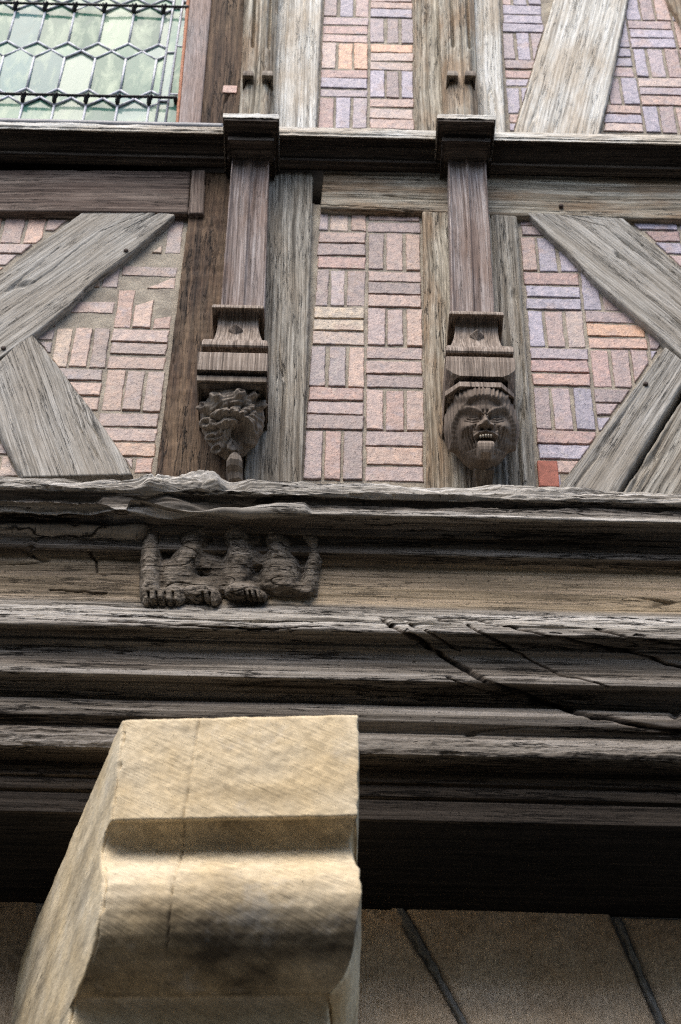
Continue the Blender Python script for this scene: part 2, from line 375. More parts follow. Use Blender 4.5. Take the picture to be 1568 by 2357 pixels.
op = thing('sky_blocker_house', 'unseen plain plastered house added across the street to block low sky', 'house')
def slab(name, x0, x1, y0, y1, z0, z1, mat): return box(name, x0, x1, y0, y1, z0, z1, mat, op, .01)
pw = plain('dull_plaster', (.20, .18, .155), .9, .1, 0, .004, 6)
slab('wall', -14, 14, -8.0, -3.2, 0, 7.6, pw)
for k in range(9):
    for z in (1.0, 4.2): slab('window', -12.6+3*k, -11.5+3*k, -3.21, -3.15, z, z+1.7, M['cavity']); slab('sill', -12.7+3*k, -11.4+3*k, -3.2, -3.08, z-.08, z-.01, M['zinc'])
V = [(-14.3, -2.9, 7.5), (14.3, -2.9, 7.5), (14.3, -5.6, 9.6), (-14.3, -5.6, 9.6), (14.3, -8.3, 7.5), (-14.3, -8.3, 7.5)]
newmesh('roof', V, [(0, 1, 2, 3), (3, 2, 4, 5), (0, 3, 5), (1, 4, 2), (0, 5, 4, 1)], plain('slate', (.06, .06, .065), .7), op, smooth=False)

# ------------------------------------------------------------------ TIMBER FRAMED WALL
wall = thing('timber_framed_wall', 'upper storeys of weathered oak posts and braces infilled with basket-weave brickwork around a leaded window', 'wall')

# ---- brick panels
BR = [(.40, .285, .24), (.43, .305, .25), (.36, .27, .245), (.35, .28, .265), (.45, .345, .275), (.38, .245, .20), (.33, .27, .262), (.44, .305, .235), (.30, .225, .20)]
def clip(poly, p0, p1):
    """keep the part of poly on the left of the line p0->p1"""
    out = []; n = np.array((-(p1[1]-p0[1]), p1[0]-p0[0]))
    for i in range(len(poly)):
        a, b = poly[i], poly[(i+1) % len(poly)]; da, db = (a-p0)@n, (b-p0)@n
        if da >= 0: out.append(a)
        if (da >= 0) != (db >= 0): out.append(a+(b-a)*da/(da-db))
    return out
def area(p):
    p = np.array(p); return .5*abs(np.dot(p[:, 0], np.roll(p[:, 1], -1))-np.dot(p[:, 1], np.roll(p[:, 0], -1)))
def panel(cols, rows, region, par, yb=YW, tint=(1, 1, 1), special=(), margin=.010, joint=.012, skip=(), label=None, mortar_out=.0040, purple=0):
    """basket weave; cols: X limits, rows: Z limits (top to bottom), region: convex polygon in photo coordinates (clockwise)"""
    reg = [P(x, r, yb)[[0, 2]] for x, r in region]
    cen = np.mean(reg, 0)
    sgn = np.sign(sum((reg[(i+1) % len(reg)][0]-reg[i][0])*(reg[(i+1) % len(reg)][1]+reg[i][1]) for i in range(len(reg))))
    if sgn > 0: reg = reg[::-1]
    V = []; Fc = []; C = []; mi = []
    for ci in range(len(cols)-1):
        for ri in range(len(rows)-1):
            x0, x1, z1, z0 = cols[ci], cols[ci+1], rows[ri], rows[ri+1]
            vert = (ci+ri+par) % 2
            cuts = np.array([0, .333, .667, 1]) + np.r_[0, R_.uniform(-.03, .03, 2), 0]
            for k in range(3):
                j = joint*R_.uniform(.6, 1.25, 4)/2
                if vert: q = (x0+(x1-x0)*cuts[k]+j[0], x0+(x1-x0)*cuts[k+1]-j[1], z0+j[2], z1-j[3])
                else: q = (x0+j[0], x1-j[1], z0+(z1-z0)*cuts[k]+j[2], z0+(z1-z0)*cuts[k+1]-j[3])
                pl = [np.array(p) for p in ((q[0], q[2]), (q[1], q[2]), (q[1], q[3]), (q[0], q[3]))]
                pl = [p+R_.uniform(-.0022, .0022, 2) for p in pl]
                for i in range(len(reg)):
                    a, b = reg[i], reg[(i+1) % len(reg)]; n = np.array((-(b[1]-a[1]), b[0]-a[0])); n /= np.linalg.norm(n)
                    if pl: pl = clip(pl, a+n*margin*R_.uniform(.4, 1.3), b+n*margin*R_.uniform(.4, 1.3))
                if len(pl) < 3 or area(pl) < .0005: continue
                pl = np.array(pl); cc = pl.mean(0)
                # resampled, slightly ragged outline
                out = []
                for i in range(len(pl)):
                    a, b = pl[i], pl[(i+1) % len(pl)]; n = max(1, int(np.linalg.norm(b-a)/.014))
                    for s in range(n): out.append(a+(b-a)*s/n)
                out = np.array(out); out = np.array([p+R_.uniform(-.0010, .0010, 2) for p in out])
                sd = R_.uniform(0, 50); wv = fbm(out[:, 0]*38, out[:, 1]*38, sd, 3)*.0034
                dr = out-cc; ln = np.linalg.norm(dr, axis=1)[:, None]+1e-6
                out = out+dr/ln*wv[:, None]
                half = np.sqrt(area(pl))*.5
                tilt = R_.uniform(-.022, .022, 2); off = R_.uniform(-.0035, .0012)
                base = len(V); nn = len(out)
                cin = cc
                for ring, (ins, dy) in enumerate(((0, .03), (0, .004), (.0012, .0012), (.0032, .0))):
                    pts = out-dr/ln*ins*1.25
                    for p in pts:
                        V.append((p[0], yb+off+dy+tilt[0]*(p[0]-cc[0])+tilt[1]*(p[1]-cc[1]), p[1]))
                for ring in range(3):
                    for i in range(nn):
                        Fc.append((base+ring*nn+i, base+ring*nn+(i+1) % nn, base+(ring+1)*nn+(i+1) % nn, base+(ring+1)*nn+i)); mi.append(0)
                Fc.append(tuple(base+3*nn+i for i in range(nn))); mi.append(0)
                col = np.array(BR[R_.randint(len(BR))])*R_.uniform(.78, 1.08)
                if R_.rand() < purple: col = np.array((.33, .295, .32))*R_.uniform(.85, 1.15)  # violet share: blue sky sheen put into the brick colour
                px, pr = proj((cc[0], yb, cc[1]))
                for sx, sr, sc in special:
                    if abs(px-sx) < 34 and abs(pr-sr) < 13: col = np.array(sc)
                C += [tuple(col*np.array(tint))]*(4*nn)
    # mortar sheet as a convex grid patch
    rx = np.array(reg); x0, x1 = rx[:, 0].min()-.05, rx[:, 0].max()+.05; z0, z1 = rx[:, 1].min()-.05, rx[:, 1].max()+.05
    n1, n2 = int((x1-x0)/.005)+2, int((z1-z0)/.005)+2
    X, Z = np.meshgrid(np.linspace(x0, x1, n1), np.linspace(z0, z1, n2), indexing='ij')
    Y = yb+mortar_out+.0022*fbm(X*25, Z*25, 1, 4, .6)+.0012*fbm(X*5, Z*5, 8, 2)
    inside = np.ones_like(X, bool)
    for i in range(len(reg)):
        a, b = reg[i], reg[(i+1) % len(reg)]; n = np.array((-(b[1]-a[1]), b[0]-a[0])); n /= np.linalg.norm(n)
        inside &= ((X-a[0])*n[0]+(Z-a[1])*n[1]) > -.03
    gf = gridfaces(n1, n2); ins = inside.ravel(); gf = gf[ins[gf].all(1)]
    base = len(V); V += list(np.stack([X, Y, Z], -1).reshape(-1, 3)); Fc += [tuple(f+base) for f in gf]; mi += [1]*len(gf)
    C += [(.3, .3, .3)]*(n1*n2)
    o = newmesh('brick_panel', V, Fc, None, wall, {'col': np.array(C)}, [M['brick'], M['mortar']], mi, smooth=False)
    if label: o['label'] = label
    return o
def XS(pts): return [P(x, r, YW)[0] for x, r in pts]
def ZS(x, rs): return [P(x, r, YW)[2] for r in rs]
def ext(v, n, front=True):
    v = list(v); d = (v[-1]-v[0])/(len(v)-1)
    return [v[0]-d*(n-i) for i in range(n)]+v if front else v+[v[-1]+d*(i+1) for i in range(n)]
OR = (.58, .35, .21); RD = (.40, .255, .215); BF = (.46, .37, .27)
# centre
panel(XS([(696, 1050), (839, 1050), (982, 1050)]), ext(ZS(840, [534, 621, 707, 796, 893, 991, 1108]), 2), [(733, 478), (973, 484), (983, 1122), (692, 1118)], 0, label='tall central brick panel between the two carved posts', special=((785, 717, BF), (785, 750, BF), (790, 606, RD)))
# right of the carved head
zr = ext(ZS(1270, [626, 713, 800, 890, 990, 1090]), 2)+ZS(1270, [1190])
panel(XS([(1212, 755), (1348, 755), (1486, 755), (1620, 755)]), zr, [(1192, 497), (1214, 490), (1531, 790), (1292, 1130), (1238, 1134)], 0, tint=(.97, .97, 1.03), purple=.35, label='brick panel with bright orange bricks between post and right braces', special=((1418, 760, OR), (1418, 790, (.50, .32, .23)), (1300, 877, RD), (1300, 850, RD), (1276, 878, (.46, .29, .22))))
# left of the leaf corbel
panel(ext(XS([(122, 800), (251, 800), (389, 800)]), 1), ext(ZS(260, [581, 664, 755, 849, 947, 1050]), 2)+ZS(260, [1150]), [(405, 494), (434, 492), (362, 1092), (306, 1092), (74, 771), (78, 768)], 0, tint=(1.03, 1.0, .92), mortar_out=.0035, label='brick panel with sandy mortar left of the brown post', special=((200, 742, (.50, .32, .19)),))
# top-left corner beyond the left brace, bottom-left corner
panel(XS([(-45, 530), (103, 530), (250, 530)]), ZS(80, [470, 562, 640]), [(-60, 486), (184, 488), (0, 626), (-60, 672)], 1, tint=(1.05, .98, .9), label='small brick triangle above the left brace')
panel(XS([(-100, 1050), (55, 1050)]), ZS(20, [960, 1048, 1140]), [(-60, 960), (0, 1001), (50, 1100), (-60, 1104)], 0, label='small brick patch below the lower left brace')
panel(XS([(1440, 540), (1566, 540), (1690, 540)]), ZS(1510, [500, 585, 670]), [(1440, 503), (1650, 508), (1650, 690), (1568, 616)], 0, tint=(.95, .95, 1.04), purple=.4, label='small brick corner above the right brace')
panel(XS([(1540, 870), (1680, 870)]), ZS(1600, [780, 860, 940]), [(1570, 823), (1660, 860), (1660, 880), (1570, 890)], 0)
# upper storey
zu = ZS(850, [40, 99, 161, 225, 298]); dz = zu[0]-zu[1]; zu = [zu[0]+2*dz, zu[0]+dz]+zu
panel(XS([(735, 200), (849, 200), (957, 200)]), zu, [(743, -90), (952, -90), (958, 305), (727, 305)], 0, purple=.3, tint=(1, .98, 1.03), label='upper brick panel between the two capitals', special=((816, 132, OR), (900, 112, (.6, .36, .22))))
zv = ZS(1200, [12, 75, 138, 200, 262, 325]); zv = [zv[0]+2*dz, zv[0]+dz]+zv
panel(XS([(1066, 140), (1158, 140), (1262, 140)]), zv, [(1148, -90), (1300, -90), (1276, 0), (1186, 310), (1164, 310)], 1, purple=.5, tint=(1, .98, 1.04), label='narrow brick panel with lilac sky sheen in its colour, left of the upper brace')
zx = ZS(1480, [47, 111, 178, 243, 306]); zx = [zx[0]+2*dz, zx[0]+dz]+zx
panel(XS([(1358, 200), (1468, 200), (1578, 200), (1690, 200)]), zx, [(1462, -90), (1680, -90), (1680, 315), (1382, 310), (1443, 0)], 1, purple=.5, tint=(1, .98, 1.04), label='brick panel with lilac sky sheen in its colour, right of the upper brace')

# single flat red brick wedged in
rb = [P(x, r, YW-.006) for x, r in ((1241, 1061), (1283, 1061), (1286, 1121), (1241, 1118))]
xs = [p[0] for p in rb]; zs = [p[2] for p in rb]
o = box('wedged_brick', min(xs), max(xs), YW-.008, YW+.05, min(zs), max(zs), M['redwood'], wall, .004); o['label'] = 'flat bright red brick wedged beside the right post foot'

# dark cavity sheet behind all the timber joints
a, b = P(-400, -300, YW+.10), P(1950, 1130, YW+.10)
newmesh('backing_wall', [(a[0]-.6, YW+.10, 5.6), (b[0]+.6, YW+.10, 5.6), (b[0]+.6, YW+.10, 12), (a[0]-.6, YW+.10, 12)], [(0, 1, 2, 3)], M['cavity'], wall)

YP = YW-.025
def post(A, B, mat, label, **k): return timber('post', A, B, k.pop('yf', YP), M[mat], wall, label=label, **k)
# ---- lower storey frame
post([(437, 396), (434, 500), (400, 760), (358, 1100), (352, 1150)], [(575, 396), (572, 500), (565, 760), (560, 1110), (558, 1150)], 'brown', 'rough brown oak post with adze marks left of the leaf corbel', amp=.0035, rnd=.004, wob=.002, prof=lambda G, U, v, W: .006*fbm(U*22, v*1.6, 3, 4, .6)+.003*np.abs(fbm(U*45, v*5, 7, 3)))
post([(577, 396), (574, 500), (567, 760), (562, 1110), (560, 1150)], [(722, 394), (714, 640), (706, 860), (695, 1110), (693, 1150)], 'grey', 'cracked silver-grey oak post right of the leaf corbel', amp=.0055, yf=YP-.003)
post([(973, 487), (977, 760), (983, 1118), (984, 1160)], [(1070, 487), (1085, 760), (1098, 1125), (1100, 1160)], 'tan', 'tan streaked oak post left of the carved head', amp=.005)
post([(1072, 490), (1087, 760), (1100, 1125), (1102, 1160)], [(1191, 497), (1208, 760), (1236, 1133), (1239, 1165)], 'grey', 'dark cracked grey oak post right of the carved head', amp=.006, yf=YP-.003)
timber('packing_strip', [(441, 392), (434, 491)], [(473, 392), (468, 491)], YP-.02, M['board'], wall, amp=.0015, depth=.06)
def nick(G, U, v, W):
    return 0*U
timber('rail', [(-90, 391), (200, 391), (438, 394)], [(-90, 484), (200, 486), (432, 490)], YP-.012, M['board'], wall, amp=.002, wob=.001, label='dark brown rail board under the window sill')
timber('rail', [(746, 393), (900, 394), (1085, 398)], [(738, 478), (880, 483), (1085, 490)], YP-.004, M['tan'], wall, amp=.0075, label='split tan rail between the two pilasters', wob=.004)
timber('rail', [(1086, 398), (1300, 403), (1680, 412)], [(1086, 491), (1300, 498), (1680, 505)], YP-.004, M['tan'], wall, amp=.007, label='long grey rail with knots above the right brace', wob=.003)
def brace(A, B, mat, label, **k): return timber('brace', A, B, k.pop('yf', YP-.006), M[mat], wall, label=label, **k)
brace([(-60, 676), (0, 628), (95, 556), (187, 489), (250, 482), (320, 480)], [(-60, 868), (0, 826), (85, 764), (160, 704), (215, 645), (290, 592), (403, 495)], 'greyfine', 'upper left brace, fine grey grain, rising to the brown post', amp=.004, wob=.003)
brace([(64, 768), (0, 832), (-70, 900)][::-1]*0 or [(66, 766), (30, 802), (-40, 870), (-40, 930), (0, 1000), (52, 1098)], [(70, 765), (125, 831), (205, 933), (250, 996), (292, 1060), (306, 1092)], 'greyfine', 'lower left brace running down to the moulded beam', amp=.0035)
brace([(1216, 490), (1262, 538), (1306, 577), (1366, 643), (1529, 783), (1640, 886)], [(1330, 495), (1436, 502), (1500, 556), (1568, 616), (1700, 740)], 'greyfine', 'upper right brace with split along its lower edge', amp=.006)
brace([(1531, 798), (1420, 945), (1340, 1050), (1290, 1112), (1284, 1150)], [(1590, 845), (1568, 888), (1500, 1000), (1419, 1134), (1408, 1155)], 'greyfine', 'lower right brace, pale grey with a nail', amp=.004)
brace([(1600, 868), (1568, 922), (1434, 1134), (1424, 1160)], [(1760, 900), (1720, 990), (1640, 1138), (1630, 1160)], 'grey', 'darker second brace in the lower right corner', amp=.005, yf=YP)
# ---- upper storey frame
post([(437, -90), (437, 0), (411, 280), (409, 310)], [(489, -90), (487, 0), (462, 280), (460, 310)], 'jamb', 'mauve window jamb with orange edge', amp=.0012, wob=.0008, yf=YP-.012)
post([(488, -90), (487, 0), (461, 272), (459, 310)], [(590, -90), (586, 0), (572, 272), (570, 310)], 'brown', 'upper brown post beside the window jamb', amp=.004)
post([(592, -90), (588, 0), (574, 275), (572, 310)], [(748, -90), (741, 0), (728, 290), (727, 320)], 'pale', 'upper pale post right of the left capital', amp=.003, yf=YP-.003)
post([(952, -90), (954, 0), (959, 297), (959, 320)], [(1044, -90), (1048, 0), (1060, 297), (1061, 320)], 'tan', 'upper tan post left of the right capital', amp=.003)
post([(1046, -90), (1050, 0), (1062, 297), (1063, 320)], [(1146, -90), (1149, 0), (1164, 292), (1166, 320)], 'pale', 'upper pale post right of the right capital', amp=.0035, yf=YP-.003)
brace([(1302, -90), (1275, 0), (1228, 150), (1186, 300), (1182, 325)], [(1468, -90), (1445, 0), (1410, 180), (1381, 300), (1376, 325)], 'pale', 'broad pale upper brace right of the narrow brick panel', amp=.0025)
brace([(1500, -90), (1538, 0), (1570, 56), (1620, 130)], [(1700, -90), (1700, 0), (1700, 56), (1700, 130)], 'tan', 'upper right corner brace just in frame', amp=.002)
# pink chip in the upper brown post and nails
def nail(px, r, y, rad=.004, mat='nail'):
    p = P(px, r, y); V, Fc = tube([p+np.array((0, .01, 0)), p, p-np.array((0, .002, 0))], [rad, rad, rad*.6], 10)
    return V, Fc
a, b = P(514, 198, YP-.002), P(545, 215, YP-.002)
o = box('brick_chip', a[0], b[0], YP-.006, YP+.03, b[2], a[2], M['brick'], wall, .002)
at = o.data.attributes.new('col', 'FLOAT_VECTOR', 'POINT'); at.data.foreach_set('vector', [.42, .24, .19]*8); o['label'] = 'small pink brick chip set in the upper brown post'
for nx_, nr_, yy_ in ((1292, 472, YP-.016), (1487, 882, YP-.012), (290, 575, YP-.012), (8, 800, YP-.012)):
    V, Fc = nail(nx_, nr_, yy_, .009); newmesh('peg', V, Fc, M['nail'], wall, {'grain': np.array(V)})
newmesh('knot', *nail(1100-15, 880, YP)[:2], M['nail'], wall) if 0 else None

# ---- cornice below the window
def prof_px(pts, x=784):
    return [(y, P(x, r, y)[2]) for r, y in pts]
CN = prof_px([(288, 4.41), (290, 4.36), (295, 4.26), (297, 4.238), (300, 4.232), (306, 4.230), (308, 4.234), (313, 4.232), (316, 4.238), (317, 4.25), (321, 4.275), (332, 4.285), (348, 4.300), (363, 4.322), (365, 4.326), (366, 4.318), (368, 4.314), (372, 4.316), (374, 4.332), (384, 4.345), (391, 4.362), (394, 4.40)])
CN[0] = (4.42, CN[3][1]+.02); CN[1] = (4.36, CN[3][1]+.012); CN[2] = (4.26, CN[3][1]+.004)
def cdisp(X, Y, Z, s):
    d = .0016*fbm(X*3, s*60, 2, 4)
    lip = (Y < 4.245)
    return d + lip*(.005*fbm(X*14, s*30, 5, 4, .65)-.002)
extrude_x('cornice', CN, -1.7, 1.9, M['blackwood'], wall, disp=cdisp, rx=.008, rs=.003, label='dark moulded cornice band running across the wall under the window')
# pale worn front edge of the cornice
LP = prof_px([(294, 4.25), (296, 4.232), (299, 4.226), (306, 4.225), (309, 4.229), (313, 4.227), (316, 4.232), (317, 4.245)])
extrude_x('cornice_lip', LP, -1.7, 1.9, M['pale'], wall, rx=.006, rs=.002, disp=lambda X, Y, Z, s: .006*fbm(X*12, s*40, 5, 4, .65)-.002)
p0, p1 = P(-80, 289, 4.245), P(512, 289, 4.245)
n = 160; path = [(x, 4.245+.001*float(vn(x*9, 1, 2)), p0[2]+.0015*float(vn(x*7, 3, 3))) for x in np.linspace(-1.7, P(514, 289, 4.245)[0], n)]
path = [(x, y, P(250, 289, 4.245)[2]+(z-p0[2])) for x, y, z in path]
V, Fc = tube(path, .019, 20); newmesh('sill_roll', V, Fc, M['zinc'], wall)['label'] = 'rounded grey sill strip under the window'
# ---- oval knot patch on the cornice
kc = P(385, 352, 4.296)
th = np.linspace(0, 2*math.pi, 40, endpoint=False); V = []; Gk = []
for k, rr in enumerate((1, .85, .5, .2)):
    for t in th:
        V.append((kc[0]+.075*rr*math.cos(t)*(1+.15*math.sin(3*t)), kc[1]+.010*(-rr*0)+(.012 if k == 0 else -.004+.008*(k == 2)), kc[2]+.012*rr*math.sin(t))); Gk.append((V[-1][0]*.3, V[-1][2], rr*.03))
Fc = [tuple((r*40+i, r*40+(i+1) % 40, (r+1)*40+(i+1) % 40, (r+1)*40+i)) for r in range(3) for i in range(40)]+[tuple(120+i for i in range(40))]

# ------------------------------------------------------------------ leaded window
win = bpy.data.objects.new('window', None); S.collection.objects.link(win); win.parent = wall
win['label'] = 'green leaded window with elongated hexagonal panes and iron bars'
YG = YW+.02
Xv = P(135, 318/2+40, YG)[0]; X4 = P(351, 199, YG)[0]; wv_ = (X4-Xv)/3
Zd = [P(250, r, YG)[2] for r in (228, 119, 12)]; dzz = (Zd[2]-Zd[0])/2; Zd = [Zd[0]-dzz]+Zd+[Zd[2]+dzz, Zd[2]+2*dzz]; hh = (P(250, 101, YG)[2]-P(250, 119, YG)[2])
XB = P(371, 200, YG)[0]; XB2 = P(393, 200, YG)[0]; XE = P(424, 200, YG)[0]; XL = -1.7
segs = []; polys = []
ks = range(-9, 5)
def cl(p, q):
    if p[0] > XB and q[0] > XB: return None
    if q[0] > XB: t = (XB-p[0])/(q[0]-p[0]); return p, (XB, p[1]+t*(q[1]-p[1]))
    return p, q
for k in ks:
    x = Xv+k*wv_
    for i, zc in enumerate(Zd):
        for (p, q) in (((x-wv_/2, zc), (x, zc+hh)), ((x-wv_/2, zc), (x, zc-hh)), ((x, zc+hh), (x+wv_/2, zc)), ((x, zc-hh), (x+wv_/2, zc))):
            c2 = cl(p, q)
            if c2: segs.append(c2)
        polys.append([(x-wv_/2, zc), (x, zc-hh), (x+wv_/2, zc), (x, zc+hh)])
        if i+1 < len(Zd):
            z2 = Zd[i+1]
            if x < XB: segs.append(((x, zc+hh), (x, z2-hh)))
            polys.append([(x, zc+hh), (x+wv_/2, zc), (x+wv_, zc+hh), (x+wv_, z2-hh), (x+wv_/2, z2), (x, z2-hh)])
for xb in (XB, XB2): segs.append(((xb, Zd[0]), (xb, Zd[-1])))
for i, zc in enumerate(np.arange(Zd[0], Zd[-1], dzz/1.0)): segs += [((XB2, zc+.04), (XE, zc+.04)), ((XB, zc-.01), (XB2, zc-.01))]
zz = np.arange(Zd[0], Zd[-1]+.01, dzz)
for i in range(len(zz)-1):
    polys.append([(XB, zz[i]-.01), (XB2, zz[i]-.01), (XB2, zz[i+1]-.01), (XB, zz[i+1]-.01)]); polys.append([(XB2, zz[i]+.04), (XE+.05, zz[i]+.04), (XE+.05, zz[i+1]+.04), (XB2, zz[i+1]+.04)])
parts = []
for p, q in segs:
    parts.append(tube([(p[0], YG-.003, p[1]), (q[0], YG-.003, q[1])], .0054, 6))
V, Fc = join(parts); newmesh('lead_lattice', V, Fc, M['lead'], win)
V = []; Fc = []; C = []
GC = [(.08, .18, .135), (.13, .235, .17), (.19, .275, .24), (.05, .135, .095), (.22, .30, .21), (.11, .21, .20), (.055, .165, .105), (.26, .33, .26)]
for pl in polys:
    pl = [np.array(p) for p in pl]
    if len(pl) > 4 or pl[0][0] < XB-1e-6:
        pl = clip(pl, np.array((XB, 0.)), np.array((XB, 1.))) if pl[0][0] < XB-1e-6 else []
    if len(pl) < 3: continue
    cc = np.mean(pl, 0); tl = R_.uniform(-.035, .035, 2); b = len(V); c = np.array(GC[R_.randint(len(GC))])*R_.uniform(.85, 1.1)
    for p in pl: V.append((p[0], YG+tl[0]*(p[0]-cc[0])+tl[1]*(p[1]-cc[1]), p[1])); C.append(c)
    V.append((cc[0], YG-.0015, cc[1])); C.append(c)
    for i in range(len(pl)): Fc.append((b+i, b+(i+1) % len(pl), b+len(pl)))
newmesh('pane', V, Fc, M['glass'], win, {'col': np.array(C)})
for r0, xr in ((12, 433), (221, 406), (-196, 440)):
    zb = P(250, r0, YG-.03)[2]; x1 = P(xr, r0, YG-.03)[0]
    path = [(x, YG-.03, zb+.0012*float(vn(x*8, 2, r0))) for x in np.linspace(XL, x1, 60)]
    parts = [tube(path, .0062, 10), tube([(x1-.004, YG-.036, zb), (x1, YG+.01, zb-.004)], .009, 8)]
    for k in range(-9, 4):
        x = Xv+k*wv_+.0015
        ang = np.linspace(0, 5.6*math.pi, 30)
        parts.append(tube([(x+.010*math.cos(t*.5)*(1 if i % 2 else .7), YG-.03-.011*math.sin(t), zb+.010*math.cos(t)-.004) for i, t in enumerate(ang)], .0035, 6))
        parts.append(tube([(x, YG-.03, zb-.004), (x-.003, YG-.012, zb-.018), (x-.002, YG-.002, zb-.030)], [.011, .010, .005], 8))
        parts.append(tube([(x+.004, YG-.034, zb+.002), (x+.006, YG-.034, zb+.016)], [.006, .003], 8))
    V, Fc = join(parts); newmesh('saddle_bar', V, Fc, M['iron'], win)
    # second paler rod behind
# orange sealing fillet between glass and jamb
timber('frame', [(431, -90), (429, 0), (404, 280), (403, 300)], [(439, -90), (438, 0), (412, 280), (411, 300)], YW-.012, M['seal'], win, amp=.001, depth=.06, wob=.001)

# ------------------------------------------------------------------ PILASTERS
def pshaft(G, U, v, W):
    x = (v-.5)*W
    e = .006*sstep(.42, .47, np.abs(v-.5))*-1                       # raised arrises
    hollow = .010*(1-((np.abs(v-.5)-.25)/.25)**2)*(np.abs(v-.5) < .5)
    rib = -.009*np.exp(-((x)/.0045)**2)
    return hollow*.9+e+rib
def ushaft(G, U, v, W):
    px, r = proj(G.reshape(-1, 3)); r = r.reshape(U.shape)
    f = sstep(112, 100, r)
    out = .045*sstep(.26, .0, v)+.045*sstep(.74, 1., v)
    gr = f*.030*(np.exp(-((v-.33)/.04)**2)+np.exp(-((v-.78)/.04)**2))-.006*np.exp(-((v-.55)/.03)**2)
    return out+gr
def diamond(px, r, y, sx, sz, d, parent):
    c = P(px, r, y); V = [c+np.array(q) for q in ((-sx, .004, 0), (0, .004, -sz), (sx, .004, 0), (0, .004, sz), (0, -d, 0), (-sx, -.006, 0), (0, -.006, -sz), (sx, -.006, 0), (0, -.006, sz))]
    Fc = [(0, 1, 6, 5), (1, 2, 7, 6), (2, 3, 8, 7), (3, 0, 5, 8), (5, 6, 4), (6, 7, 4), (7, 8, 4), (8, 5, 4)]
    return newmesh('diamond_boss', V, Fc, M['carve'], parent, {'grain': np.array(V)[:, [2, 0, 1]]}, smooth=False)

def pilaster(nm_label, off, capx, shaft, ush, collar, block, matc):
    t = thing('pilaster', nm_label, 'pilaster', 'moulded oak pilasters applied to the wall posts')
    cl_, cr_ = capx
    # capital that breaks the cornice forward
    L, Rr = cl_, cr_; w_ = Rr-L; dr = off
    rings = [(L+5, Rr-5, 265+dr, 4.150), (L+1, Rr-1, 266+dr, 4.128), (L, Rr, 268+dr, 4.122), (L+1, Rr, 274+dr, 4.124), (L+1, Rr-1, 280+dr, 4.124), (L+5, Rr-5, 283+dr, 4.136), (L+9, Rr-9, 292+dr, 4.152), (L+13, Rr-13, 303+dr, 4.176), (L+15, Rr-15, 313+dr, 4.196), (L+15, Rr-15, 317+dr, 4.198), (L+10, Rr-10, 318+dr, 4.186), (L+10, Rr-10, 325+dr, 4.186), (L+13, Rr-13, 327+dr, 4.196), (L+15, Rr-15, 338+dr, 4.222), (L+15, Rr-15, 346+dr, 4.24)]
    loft('capital', rings, M['blackwood'], t, grain='x', wob=.0016)
    rings = [(L+10, Rr-10, 322+dr, 4.215), (L+11, Rr-11, 352+dr, 4.262), (L+8, Rr-8, 362+dr, 4.285), (L+8, Rr-8, 368+dr, 4.287), (L+12, Rr-12, 371+dr, 4.297), (L+14, Rr-14, 382+dr, 4.325)]
    loft('capital_return', rings, M['blackwood'], t, grain='x')
    tp = loft('capital_lip', [(L-1, Rr+1, 264+dr, 4.150), (L-2, Rr+2, 265+dr, 4.120), (L-2, Rr+2, 273+dr, 4.119), (L, Rr, 274.5+dr, 4.126)], M['pale'], t, grain='x', wob=.004)
    timber('shaft', *shaft, 4.285, M['shaft'], t, depth=.10, amp=.0012, prof=pshaft, wob=.0012, rnd=.003, rv=.0025, split=.6)
    timber('upper_shaft', *ush, 4.285, M['tan'], t, depth=.10, amp=.0018, prof=ushaft, wob=.0015, rnd=.004, rv=.0025, split=.5)
    return t
# left pilaster (leaf)
pl1 = pilaster('oak pilaster with a flared collar ending in a curling carved leaf corbel', -2, (515, 641),
    ([(536, 338), (523, 520), (508, 712)], [(621, 338), (615, 520), (609, 712)]),
    ([(567, -90), (561, 0), (549, 262), (549, 275)], [(643, -90), (638, 0), (629, 262), (629, 275)]), None, None, 'leaf')
pl2 = pilaster('oak pilaster with a flared collar ending in a carved grimacing head', 0, (1008, 1139),
    ([(1031, 342), (1036, 520), (1041, 725)], [(1117, 342), (1127, 520), (1138, 725)]),
    ([(1009, -90), (1012, 0), (1023, 265), (1024, 275)], [(1089, -90), (1094, 0), (1104, 265), (1105, 275)]), None, None, 'carve')
for t, xs_, col in ((pl1, (571, 616), 'leaf'), (pl2, (1042, 1083), 'leaf')):
    for i, x in enumerate(xs_):
        o = loft('groove_stop', [(x-11, x+11, 163, 4.262), (x-13, x+13, 168, 4.245), (x-13, x+13, 173, 4.245), (x-7, x+7, 178, 4.262), (x-5, x+5, 188, 4.30)], M['leaf'], t, yb=4.32)
